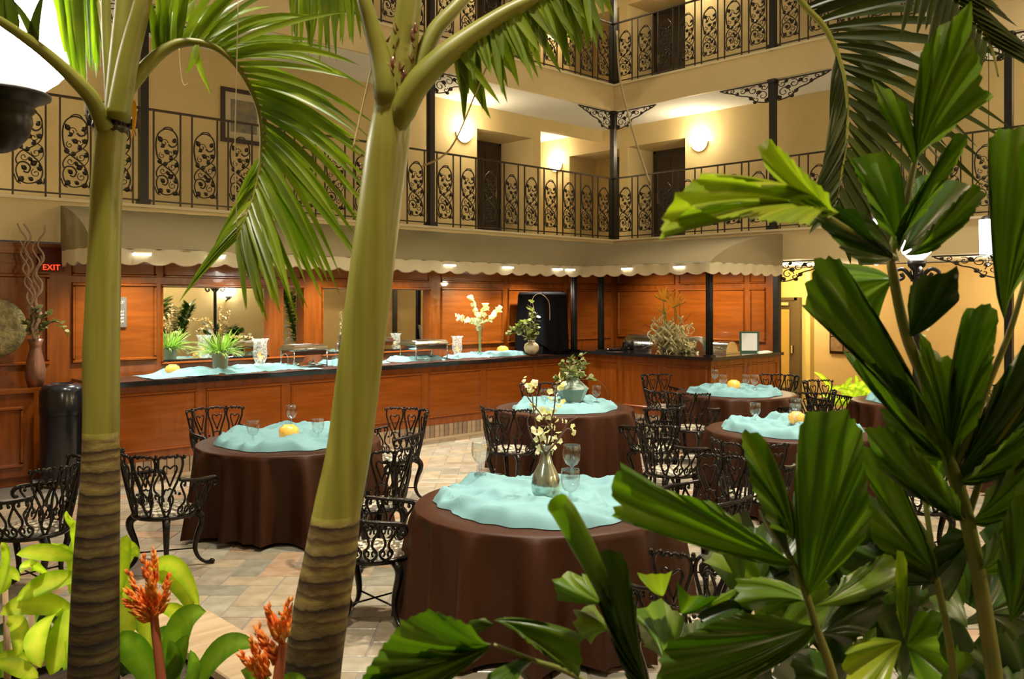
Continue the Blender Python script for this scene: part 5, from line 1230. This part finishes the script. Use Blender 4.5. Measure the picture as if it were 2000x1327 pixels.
# dark drooping frond from a palm beyond the top right of the view
bc = P(1420, -500, 3.3); bc = Vector((bc.x, bc.y, 3.6))
pc = thing('palm_frond', 'dark palm frond drooping from above at upper right', 'palm frond', bc, world=True)
def lv4(t, T, N, rr):
    if t < .12: return []
    ln = .62 if t < .6 else .56-.34*(t-.6)/.4
    o = []
    for s in (0, 1): o.append((t, N*(1.0-.35*t)+T*(.25+.75*t)+FWD*(s-.5)*.5, ln*rr.uniform(.8, 1.1), .25+.2*rr.random(), rr.uniform(.8, 1.15)))
    if t > .45: o.append((t, -N*.42+T*.9, .34*rr.uniform(.7, 1.1)*(1.2-.6*t), .1, .9))
    return o
frond(pc, [(1505, -90, 3.3), (1540, -30, 3.3), (1575, 15, 3.3), (1608, 50, 3.3), (1632, 95, 3.3), (1648, 150, 3.3), (1655, 210, 3.3), (1653, 275, 3.3), (1644, 340, 3.3), (1630, 400, 3.3)], lv4, 'palmd', seed=6, name='frond', r=(.015, .004), w_=.021, step=3)
fr = MB().tube(smoothpath(tp([(1780, -120, 3.0), (1850, -40, 3.0), (1900, 20, 3.0), (1935, 90, 3.0), (1950, 150, 3.0)]), 6), [.01, .003], 6).build('frond', 'rachis', pc)
for k in range(24):
    s = k/23; x0 = 1800+130*s; y0 = -90+170*s; a = rr.uniform(.3, 1.1); ln = rr.uniform(90, 170); sg = 1 if k % 2 else -1
    x1 = x0+ln*(.9 if sg > 0 else -.25); y1 = y0+ln*(.55 if sg > 0 else 1.0); mm = MB(); mm.ribbon(P(x0, y0, 3.0), P((x0+x1)/2, (y0+y1)/2-8, 2.98), P(x1, y1, 3.0), .016, -FWD+UP*.3, 7, .3); mm.build('leaflet', 'palmd', fr)
# ------------------------------------------------------------------ fishtail palms
def fan(par, m_, b, db, outl, dt, jag=9, bend=.02, tilt=0., seed=0, name='leaf_blade'):
    rr = random.Random(seed+int(b[0])*7+int(b[1])); pts = []
    for i in range(len(outl)-1):
        (x0, y0), (x1, y1) = outl[i], outl[i+1]; k = max(1, int(math.hypot(x1-x0, y1-y0)/9))
        for j in range(k): pts.append((x0+(x1-x0)*j/k, y0+(y1-y0)*j/k))
    pts.append(outl[-1]); n = len(pts); B = P(b[0], b[1], db); O = []
    for i, (x, y) in enumerate(pts):
        e = min(i, n-1-i); q = 1+(rr.uniform(-1, 1)*jag/max(40, math.hypot(x-b[0], y-b[1])) if e > 0 else 0)
        x, y = b[0]+(x-b[0])*q, b[1]+(y-b[1])*q
        O.append(P(x, y, dt+tilt*(i/(n-1)-.5)+.015*math.sin(i*.7)))
    nm = Vector((0, 0, 0))
    for i in range(n-1): nm += (O[i]-B).cross(O[i+1]-B)
    nm = nm.normalized() if nm.length > 1e-9 else -FWD
    if nm.dot(FWD) > 0: nm = -nm
    S = 7; vs = []; Lm = sum((o-B).length for o in O)/n
    for i, o in enumerate(O):
        for s in range(1, S+1):
            t = s/S; ed = abs(i/(n-1)-.5)*2
            vs.append(B.lerp(o, t)+nm*(bend*4*t*(1-t)*Lm/.3+(.0022 if i % 2 else -.0022)*min(1, t*2)-.035*ed*ed*t*Lm))
    fs = [(i*S+s, (i+1)*S+s, (i+1)*S+s+1, i*S+s+1) for i in range(n-1) for s in range(S-1)]
    vs.append(B-RGT*.001); k0 = len(vs)-1
    fs += [(k0, (i+1)*S, i*S) for i in range(n-1)]
    ob = MB().add(vs, fs).build(name, m_, par); at = ob.data.attributes.new('vein_and_highlight', 'FLOAT', 'POINT'); vals = []; c = .5
    for i in range(n):
        c = .45*c+.55*rr.random(); v = c+(.35 if rr.random() < .08 else 0)
        vals += [v]*S
    vals.append(.5); at.data.foreach_set('value', vals)
    return ob
def stem(par, pts, r, m_='fstem'): return MB().tube(smoothpath(tp(pts), 6), list(r), 8).build('stem', m_, par)
bA = G(1960, 1.95, .36)
fa = thing('fishtail_palm', 'tall fishtail palm filling the right side of the picture', 'palm', bA, world=True)
stem(fa, [(1960, 1800, 1.95), (1950, 1420, 1.92), (1926, 1212, 1.9), (1888, 1012, 1.88), (1848, 882, 1.86), (1808, 750, 1.85), (1770, 655, 1.83), (1745, 540, 1.82), (1742, 490, 1.82), (1768, 400, 1.8), (1788, 310, 1.8)], (.021, .006))
stem(fa, [(1856, 930, 1.87), (1890, 860, 1.85), (1932, 748, 1.82), (1975, 640, 1.8), (2010, 520, 1.78)], (.009, .005))
stem(fa, [(1890, 1012, 1.88), (1930, 900, 1.86), (1990, 800, 1.85), (2040, 740, 1.85)], (.008, .005))
stem(fa, [(1748, 505, 1.82), (1690, 470, 1.7), (1620, 425, 1.5)], (.008, .004))
stem(fa, [(1870, 1600, 1.95), (1862, 1327, 1.95), (1846, 1212, 1.95), (1829, 1128, 1.95), (1810, 1000, 1.95), (1800, 930, 1.95)], (.011, .005))
K = [
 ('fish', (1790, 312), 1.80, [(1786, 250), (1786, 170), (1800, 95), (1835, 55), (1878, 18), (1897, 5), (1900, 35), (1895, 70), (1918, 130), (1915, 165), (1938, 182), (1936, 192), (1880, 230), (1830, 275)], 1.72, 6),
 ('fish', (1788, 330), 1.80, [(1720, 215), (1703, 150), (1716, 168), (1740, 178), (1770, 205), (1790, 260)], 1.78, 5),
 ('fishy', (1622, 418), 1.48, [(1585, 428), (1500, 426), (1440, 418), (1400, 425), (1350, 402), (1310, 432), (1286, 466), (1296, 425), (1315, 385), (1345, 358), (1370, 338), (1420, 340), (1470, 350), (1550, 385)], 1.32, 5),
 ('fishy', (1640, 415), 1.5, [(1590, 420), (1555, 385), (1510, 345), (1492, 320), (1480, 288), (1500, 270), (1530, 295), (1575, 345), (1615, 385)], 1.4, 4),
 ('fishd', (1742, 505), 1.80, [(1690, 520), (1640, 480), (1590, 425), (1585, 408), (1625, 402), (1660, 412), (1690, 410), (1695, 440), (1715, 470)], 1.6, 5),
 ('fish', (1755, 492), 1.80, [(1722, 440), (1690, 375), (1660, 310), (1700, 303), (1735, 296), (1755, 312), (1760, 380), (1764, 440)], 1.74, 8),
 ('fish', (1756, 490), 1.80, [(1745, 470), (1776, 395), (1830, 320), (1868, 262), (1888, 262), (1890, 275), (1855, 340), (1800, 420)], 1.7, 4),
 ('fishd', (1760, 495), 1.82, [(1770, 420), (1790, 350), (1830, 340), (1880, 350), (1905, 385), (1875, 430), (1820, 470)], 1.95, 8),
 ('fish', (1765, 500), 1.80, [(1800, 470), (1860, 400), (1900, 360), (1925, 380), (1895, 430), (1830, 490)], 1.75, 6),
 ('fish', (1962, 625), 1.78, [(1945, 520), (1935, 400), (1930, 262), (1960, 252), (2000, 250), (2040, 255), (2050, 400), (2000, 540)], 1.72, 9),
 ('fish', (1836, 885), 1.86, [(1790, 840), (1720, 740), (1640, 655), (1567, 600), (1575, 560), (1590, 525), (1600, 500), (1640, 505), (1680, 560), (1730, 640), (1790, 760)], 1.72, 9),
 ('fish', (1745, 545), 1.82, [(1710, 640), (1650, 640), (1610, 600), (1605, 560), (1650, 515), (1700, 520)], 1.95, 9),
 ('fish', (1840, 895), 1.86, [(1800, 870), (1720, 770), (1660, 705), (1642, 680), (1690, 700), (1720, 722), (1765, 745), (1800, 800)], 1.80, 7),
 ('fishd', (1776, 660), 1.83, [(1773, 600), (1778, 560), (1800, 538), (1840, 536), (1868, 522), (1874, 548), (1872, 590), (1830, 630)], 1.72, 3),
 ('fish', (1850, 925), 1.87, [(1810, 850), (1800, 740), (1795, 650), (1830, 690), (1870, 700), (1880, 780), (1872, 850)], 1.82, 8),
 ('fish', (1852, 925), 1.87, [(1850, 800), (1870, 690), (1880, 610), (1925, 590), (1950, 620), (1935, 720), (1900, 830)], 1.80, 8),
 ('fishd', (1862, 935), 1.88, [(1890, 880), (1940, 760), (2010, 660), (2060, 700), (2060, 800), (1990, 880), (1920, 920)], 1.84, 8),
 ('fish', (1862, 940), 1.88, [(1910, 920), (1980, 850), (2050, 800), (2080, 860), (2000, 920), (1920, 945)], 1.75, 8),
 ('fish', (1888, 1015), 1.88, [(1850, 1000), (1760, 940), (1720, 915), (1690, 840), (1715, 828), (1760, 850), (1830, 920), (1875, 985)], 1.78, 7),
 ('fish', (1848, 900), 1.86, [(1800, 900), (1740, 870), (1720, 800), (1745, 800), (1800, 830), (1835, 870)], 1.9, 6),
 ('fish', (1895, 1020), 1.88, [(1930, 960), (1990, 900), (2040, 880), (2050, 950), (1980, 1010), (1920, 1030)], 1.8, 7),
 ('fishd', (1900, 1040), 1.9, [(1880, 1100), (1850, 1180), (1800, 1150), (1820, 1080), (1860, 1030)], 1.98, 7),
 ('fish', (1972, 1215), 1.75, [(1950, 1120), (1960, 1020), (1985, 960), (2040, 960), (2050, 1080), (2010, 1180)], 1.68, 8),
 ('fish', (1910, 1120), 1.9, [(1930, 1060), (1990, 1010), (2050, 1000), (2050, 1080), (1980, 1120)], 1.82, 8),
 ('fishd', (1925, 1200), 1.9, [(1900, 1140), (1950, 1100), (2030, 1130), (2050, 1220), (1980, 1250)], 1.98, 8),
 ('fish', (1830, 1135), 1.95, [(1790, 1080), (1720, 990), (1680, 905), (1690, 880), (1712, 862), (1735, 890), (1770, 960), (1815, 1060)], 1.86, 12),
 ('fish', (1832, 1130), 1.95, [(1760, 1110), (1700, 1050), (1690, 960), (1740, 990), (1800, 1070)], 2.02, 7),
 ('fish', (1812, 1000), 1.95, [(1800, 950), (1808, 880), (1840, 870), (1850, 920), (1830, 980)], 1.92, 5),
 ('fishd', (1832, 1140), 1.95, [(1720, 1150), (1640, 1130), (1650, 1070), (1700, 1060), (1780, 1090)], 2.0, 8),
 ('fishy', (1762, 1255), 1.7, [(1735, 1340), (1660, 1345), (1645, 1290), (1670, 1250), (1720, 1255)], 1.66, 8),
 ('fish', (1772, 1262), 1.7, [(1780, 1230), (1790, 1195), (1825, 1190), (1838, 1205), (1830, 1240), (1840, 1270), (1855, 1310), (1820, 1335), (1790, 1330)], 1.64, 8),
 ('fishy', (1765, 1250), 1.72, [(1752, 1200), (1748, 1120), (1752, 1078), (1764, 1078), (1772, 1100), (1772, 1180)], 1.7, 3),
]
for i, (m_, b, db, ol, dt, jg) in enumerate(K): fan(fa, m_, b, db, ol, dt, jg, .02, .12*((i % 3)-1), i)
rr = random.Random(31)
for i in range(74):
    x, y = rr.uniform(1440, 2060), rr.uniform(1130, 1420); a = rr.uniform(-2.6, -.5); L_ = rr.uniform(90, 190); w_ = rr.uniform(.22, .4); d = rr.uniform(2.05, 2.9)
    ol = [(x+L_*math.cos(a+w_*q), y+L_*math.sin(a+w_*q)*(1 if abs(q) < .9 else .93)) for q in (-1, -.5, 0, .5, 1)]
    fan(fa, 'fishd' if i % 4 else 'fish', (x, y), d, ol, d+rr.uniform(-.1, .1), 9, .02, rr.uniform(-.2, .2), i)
bB = G(1650, 1.75, .36)
fb = thing('fishtail_palm', 'low fishtail palm with broad leaves in front of the nearest table', 'palm', bB, world=True)
stem(fb, [(1680, 1900, 1.75), (1660, 1500, 1.7), (1628, 1330, 1.66), (1596, 1232, 1.64), (1574, 1162, 1.62), (1548, 1100, 1.6), (1500, 1020, 1.58)], (.012, .004))
K = [
 ('fish', (1576, 1168), 1.62, [(1556, 1080), (1548, 980), (1556, 880), (1562, 828), (1580, 800), (1625, 806), (1650, 798), (1682, 832), (1686, 900), (1700, 1010), (1690, 1050), (1640, 1110)], 1.55, 7),
 ('fish', (1552, 1102), 1.6, [(1480, 1100), (1380, 1075), (1300, 1048), (1240, 1028), (1190, 1008), (1208, 985), (1192, 962), (1214, 905), (1260, 945), (1310, 960), (1400, 985), (1420, 1008), (1500, 1060)], 1.45, 6),
 ('fish', (1550, 1060), 1.6, [(1510, 1030), (1470, 950), (1448, 862), (1455, 842), (1490, 850), (1510, 900), (1540, 990)], 1.56, 5),
 ('fishd', (1556, 1100), 1.61, [(1500, 1030), (1480, 1000), (1500, 990), (1530, 1020)], 1.58, 4),
 ('fish', (1592, 1222), 1.64, [(1555, 1280), (1470, 1330), (1350, 1345), (1280, 1345), (1288, 1290), (1310, 1255), (1370, 1228), (1440, 1200), (1520, 1205)], 1.5, 6),
 ('fish', (1580, 1175), 1.63, [(1500, 1200), (1440, 1180), (1440, 1130), (1500, 1130), (1550, 1150)], 1.75, 8),
 ('fishd', (1600, 1240), 1.66, [(1620, 1180), (1690, 1130), (1730, 1160), (1700, 1230), (1650, 1260)], 1.75, 8),
 ('fish', (1590, 1185), 1.64, [(1650, 1130), (1730, 1080), (1760, 1120), (1740, 1160), (1670, 1180)], 1.8, 8),
 ('fishd', (1630, 1330), 1.68, [(1560, 1350), (1540, 1290), (1580, 1260), (1620, 1290)], 1.7, 8),
 ('fishd', (1480, 1180), 1.75, [(1420, 1200), (1370, 1170), (1350, 1180), (1370, 1215), (1430, 1260)], 1.7, 8),
]
for i, (m_, b, db, ol, dt, jg) in enumerate(K): fan(fb, m_, b, db, ol, dt, jg, .022, .10*((i % 3)-1), 50+i)
bC = G(1180, 1.62, .36)
fc = thing('fishtail_palm', 'small fishtail palm with rolled leaf at the bottom centre', 'palm', bC, world=True)
stem(fc, [(1400, 1700, 1.6), (1290, 1440, 1.55), (1130, 1325, 1.5), (1040, 1290, 1.48), (965, 1260, 1.46)], (.007, .003))
stem(fc, [(1300, 1800, 1.6), (1255, 1450, 1.55), (1215, 1240, 1.5), (1188, 1180, 1.48)], (.009, .005))
K = [
 ('fish', (962, 1258), 1.46, [(900, 1262), (830, 1275), (760, 1300), (705, 1330), (735, 1280), (785, 1215), (838, 1195), (880, 1210), (920, 1230)], 1.36, 3),
 ('fish', (960, 1264), 1.46, [(930, 1290), (880, 1330), (820, 1360), (740, 1355), (700, 1345), (760, 1310), (850, 1285)], 1.38, 5),
 ('fishy', (955, 1262), 1.46, [(900, 1272), (830, 1300), (760, 1320), (770, 1295), (840, 1275)], 1.50, 4),
 ('fish', (965, 1212), 1.46, [(1000, 1212), (1060, 1218), (1110, 1230), (1138, 1240), (1135, 1290), (1128, 1322), (1080, 1290), (1020, 1240)], 1.44, 4),
 ('fishd', (966, 1220), 1.47, [(920, 1245), (905, 1225), (920, 1212), (945, 1208)], 1.5, 2),
 ('fish', (1045, 1290), 1.48, [(1000, 1340), (940, 1350), (950, 1320), (990, 1298)], 1.42, 5),
 ('fishd', (1268, 1345), 1.5, [(1225, 1330), (1200, 1270), (1170, 1180), (1160, 1090), (1180, 1075), (1215, 1080), (1226, 1110), (1240, 1200)], 1.46, 4),
 ('fish', (1180, 1180), 1.5, [(1140, 1178), (1090, 1172), (1078, 1140), (1110, 1120), (1150, 1128)], 1.6, 8),
 ('fish', (1195, 1230), 1.5, [(1150, 1255), (1120, 1230), (1125, 1195), (1160, 1180)], 1.62, 8),
 ('fishy', (1296, 1165), 1.7, [(1270, 1150), (1245, 1122), (1262, 1120), (1300, 1122), (1312, 1120)], 1.66, 3),
 ('fish', (1330, 1200), 1.7, [(1325, 1160), (1322, 1140), (1350, 1165), (1400, 1165), (1440, 1150), (1435, 1165), (1380, 1190)], 1.64, 3),
 ('fish', (1300, 1300), 1.6, [(1260, 1260), (1240, 1200), (1290, 1170), (1340, 1200), (1330, 1260)], 1.75, 8),
 ('fishd', (1420, 1330), 1.7, [(1340, 1320), (1310, 1260), (1360, 1210), (1430, 1210), (1460, 1270)], 1.85, 9),
]
for i, (m_, b, db, ol, dt, jg) in enumerate(K): fan(fc, m_, b, db, ol, dt, jg, .02, .08*((i % 3)-1), 80+i)
q = smoothpath(tp([(1190, 1190, 1.48), (1170, 1130, 1.46), (1135, 1060, 1.44), (1105, 1005, 1.42), (1088, 982, 1.41)]), 5)
MB().tube(q, [.009, .016, .020, .020, .019], 10, False).build('rolled_leaf', 'fishy', fc)
stem(fc, [(1190, 1190, 1.48), (1230, 1260, 1.5), (1250, 1340, 1.52)], (.006, .006))
# ------------------------------------------------------------------ lime dracaena shrub and bromeliads
def strap(par, m_, a, b_, c_, w_, d0, d1, d2, name='leaf'):
    m = MB(); m.ribbon(P(*a, d0), P(*b_, d1)*2-(P(*a, d0)+P(*c_, d2))*.5, P(*c_, d2), w_/2*d1/F, -FWD+UP*.35, 12, .22, prof=lambda t: (.35+.65*math.sin(min(1, t*1.15+.12)*PI*.62))*(1-t**4)**.7+.01)
    ob = m.build(name, m_, par); at = ob.data.attributes.new('vein_and_highlight', 'FLOAT', 'POINT'); at.data.foreach_set('value', [(.25, .75, .35)[i % 3]+R.uniform(-.1, .1) for i in range(len(ob.data.vertices))]); return ob  # lighter centre line painted into the colour as a highlight along the leaf
bd = G(170, 3.1, .35)
dr = thing('dracaena_shrub', 'lime green dracaena shrub around the foot of the left palm', 'shrub', bd, world=True)
S_ = [((144, 1090), (88, 1079), (32, 1084), 34), ((144, 1030), (138, 1012), (131, 1004), 26), ((145, 1080), (120, 1070), (100, 1060), 16), ((150, 1110), (152, 1060), (143, 1020), 30), ((144, 1128), (90, 1140), (32, 1174), 42),
      ((140, 1198), (70, 1178), (0, 1202), 48), ((140, 1188), (125, 1250), (98, 1320), 62), ((115, 1195), (75, 1240), (80, 1305), 52), ((-20, 1200), (12, 1107), (2, 1060), 26), ((-10, 1128), (20, 1118), (38, 1136), 24), ((-20, 1160), (15, 1140), (8, 1100), 20),
      ((225, 1180), (240, 1100), (248, 1045), 42), ((225, 1090), (250, 1072), (272, 1088), 32), ((240, 1120), (262, 1080), (270, 1090), 20), ((295, 1116), (345, 1107), (390, 1190), 34), ((300, 1125), (352, 1140), (372, 1200), 44), ((235, 1120), (245, 1190), (252, 1250), 54),
      ((60, 1290), (20, 1290), (-20, 1300), 40), ((0, 1296), (40, 1305), (75, 1325), 36), ((320, 1190), (350, 1200), (368, 1235), 34), ((280, 1170), (288, 1230), (292, 1285), 34), ((130, 1230), (150, 1290), (140, 1340), 40), ((15, 1210), (40, 1230), (30, 1290), 40), ((90, 1120), (60, 1105), (40, 1120), 26), ((145, 1160), (150, 1090), (160, 1030), 36)]
rr = random.Random(17)
for a, b_, c_, w_ in S_:
    d = 3.0+rr.uniform(-.12, .12); strap(dr, 'drac', a, b_, c_, w_, 3.1, d, d-.05)
for k in range(22):
    a = (rr.uniform(-20, 330), rr.uniform(1230, 1330)); an = rr.uniform(-2.8, -.3); L_ = rr.uniform(70, 130); c_ = (a[0]+L_*math.cos(an), a[1]+L_*math.sin(an)*.7+20); b_ = ((a[0]+c_[0])/2, (a[1]+c_[1])/2-18)
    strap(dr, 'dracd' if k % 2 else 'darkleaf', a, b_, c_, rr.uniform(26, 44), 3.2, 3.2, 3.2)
for x in (150, 60, 290, 10): MB().tube(tp([(x, 1560, 3.2), (x+5, 1300, 3.15), (x, 1150, 3.1)]), [.014, .009], 6).build('cane', 'twig', dr)
def brom(lab, px, d, straps, spikes, stempts):
    b = G(px, d, .35); t = thing('bromeliad', lab, 'plant', b, world=True, group='coral spiked bromeliads')
    for a, b_, c_, w_ in straps: strap(t, 'dracd', a, b_, c_, w_, d, d-.05, d-.1)
    MB().tube(smoothpath(tp([(x, y, d-.1) for x, y in stempts]), 4), [.017, .012], 8).build('flower_stem', 'bromstem', t)
    for (a, c_, n_) in spikes:
        m = MB(); A = P(*a, d-.1); C_ = P(*c_, d-.12+rr.uniform(-.03, .03)); ax = (C_-A); L_ = ax.length; ax.normalize(); m.tube([A, C_], [.005, .002], 5)
        for k in range(n_):
            c = A.lerp(C_, (k+.3)/n_); s = 1-.45*k/n_
            for j in range(3):
                o = Vector((rr.uniform(-1, 1), rr.uniform(-1, 1), rr.uniform(-1, 1))); o = (o-ax*o.dot(ax)).normalized(); dd = (ax+o*.42).normalized()
                m.tube([c, c+dd*.018*s+o*.004, c+dd*.042*s], [.002, .0062*s, .0008], 5)
        m.build('flower_spike', 'brom', t)
brom('coral spiked bromeliad right of the left palm', 310, 2.75, [((336, 1345), (352, 1230), (403, 1195), 58), ((382, 1345), (438, 1265), (500, 1264), 46), ((305, 1345), (262, 1268), (228, 1248), 66), ((330, 1330), (345, 1290), (368, 1240), 44), ((360, 1350), (380, 1310), (372, 1270), 30), ((300, 1350), (340, 1300), (330, 1250), 40)],
     [((300, 1195), (302, 1075), 12), ((300, 1185), (280, 1085), 10), ((296, 1190), (248, 1118), 8), ((300, 1205), (332, 1127), 8), ((297, 1200), (247, 1155), 8), ((292, 1195), (246, 1178), 8), ((302, 1210), (328, 1165), 7), ((300, 1180), (290, 1120), 8), ((296, 1215), (262, 1194), 5)], [(322, 1400), (312, 1300), (304, 1235), (300, 1190)])
brom('coral spiked bromeliad at the foot of the leaning palm', 535, 2.4, [((520, 1400), (510, 1335), (470, 1310), 44), ((545, 1400), (560, 1340), (600, 1330), 40), ((530, 1400), (500, 1350), (450, 1350), 44)],
     [((553, 1262), (564, 1172), 10), ((552, 1255), (552, 1197), 7), ((548, 1260), (523, 1188), 9), ((535, 1300), (503, 1225), 9), ((528, 1320), (490, 1252), 9), ((520, 1330), (472, 1282), 9), ((548, 1290), (508, 1240), 7), ((515, 1335), (500, 1285), 7)], [(535, 1420), (542, 1340), (548, 1290), (553, 1258)])
# lime shrub by the hall wall
bl = G(1690, 13.2); t = thing('dracaena_shrub', 'bright lime dracaena shrub in front of the tan hall wall', 'shrub', bl, world=True)
for k in range(46):
    a = (1690+rr.gauss(0, 26), 790+rr.uniform(-20, 20)); an = rr.uniform(-2.9, -.25); L_ = rr.uniform(30, 62); c_ = (a[0]+L_*1.1*math.cos(an), a[1]+L_*math.sin(an)+6); b_ = ((a[0]+c_[0])/2, (a[1]+c_[1])/2-9); d = 13.1+rr.uniform(-.3, .3)
    strap(t, 'drac', a, b_, c_, rr.uniform(9, 14), d, d, d)
for x in (1670, 1700, 1725): MB().tube([G(x, 13.2, 0), G(x+3, 13.2, .5)], [.02, .015], 6).build('cane', 'twig', t)
MB().lathe([(.001, 0), (.2, 0), (.27, .36), (.25, .36), (.001, .33)], bl, 18).build('pot', 'bronzev', t)
# blossom vase on the lime shrub table
p = G(1803, 10.9, TZ+.05); t = thing('black_vase', 'slim black vase on the lime shrub table', 'vase', p)
MB().lathe([(.001, 0), (.06, 0), (.08, .12), (.05, .3), (.035, .42), (.045, .45), (.03, .44)], n=14).build('body', 'plastic', t)
t = thing('blossom_branches', 'white blossom branch in the slim black vase behind leaves', 'flowers', p+UP*.44, world=True)
MB().tube(smoothpath([p+UP*.3, p+UP*.7-RGT*.03, p+UP*.95-RGT*.07], 4), .005, 4).build('twig', 'dtwig', t)
for k in range(16):
    m = MB(); blossom(m, p+UP*(.42+.034*k)+RGT*rr.uniform(-.09, .05), .035, rr); m.build('blossom', 'petal', t)
# dark shrubs along the south wall (they show in the buffet mirrors)
for i, (x, y, h_, lab) in enumerate(((10.3, -2.9, 2.1, 'tall feathery shrub mirrored in the left mirror pane'), (12.0, -3.3, 1.3, 'low broad shrub mirrored under the globe lamp'), (13.4, -1.2, 2.3, 'dense leafy shrub mirrored in the narrow pane'), (8.9, -3.8, 1.7, 'feathery shrub at the left edge of the mirror'))):
    t = thing('mirrored_shrub', lab, 'shrub', (x, y, 0))
    for s in range(7):
        a = s*.9+i; tip = Vector((math.cos(a)*.5, math.sin(a)*.5, h_*(.75+.25*rr.random()))); q = smoothpath([Vector((0, 0, .3)), tip*.55+UP*.2, tip], 8); m = MB(); m.tube(q, [.02, .006], 5)
        st = m.build('frond', 'stem', t); m = MB()
        for k in range(4, len(q)):
            for sg in (-1, 1):
                for _ in range(2):
                    d = Vector((math.cos(a+sg*1.5), math.sin(a+sg*1.5), rr.uniform(.1, .8))); m.ribbon(q[k], q[k]+d*.2, q[k]+d*.38-UP*.06, .05, UP, 4, .2)
        o = m.build('leaves', 'fish', st); o['kind'] = 'stuff'
    MB().lathe([(.001, 0), (.26, 0), (.33, .4), (.3, .4), (.001, .36)], n=16).build('pot', 'bronzev', t)
for o in list(bpy.data.objects):
    if '_w' in o: del o['_w']
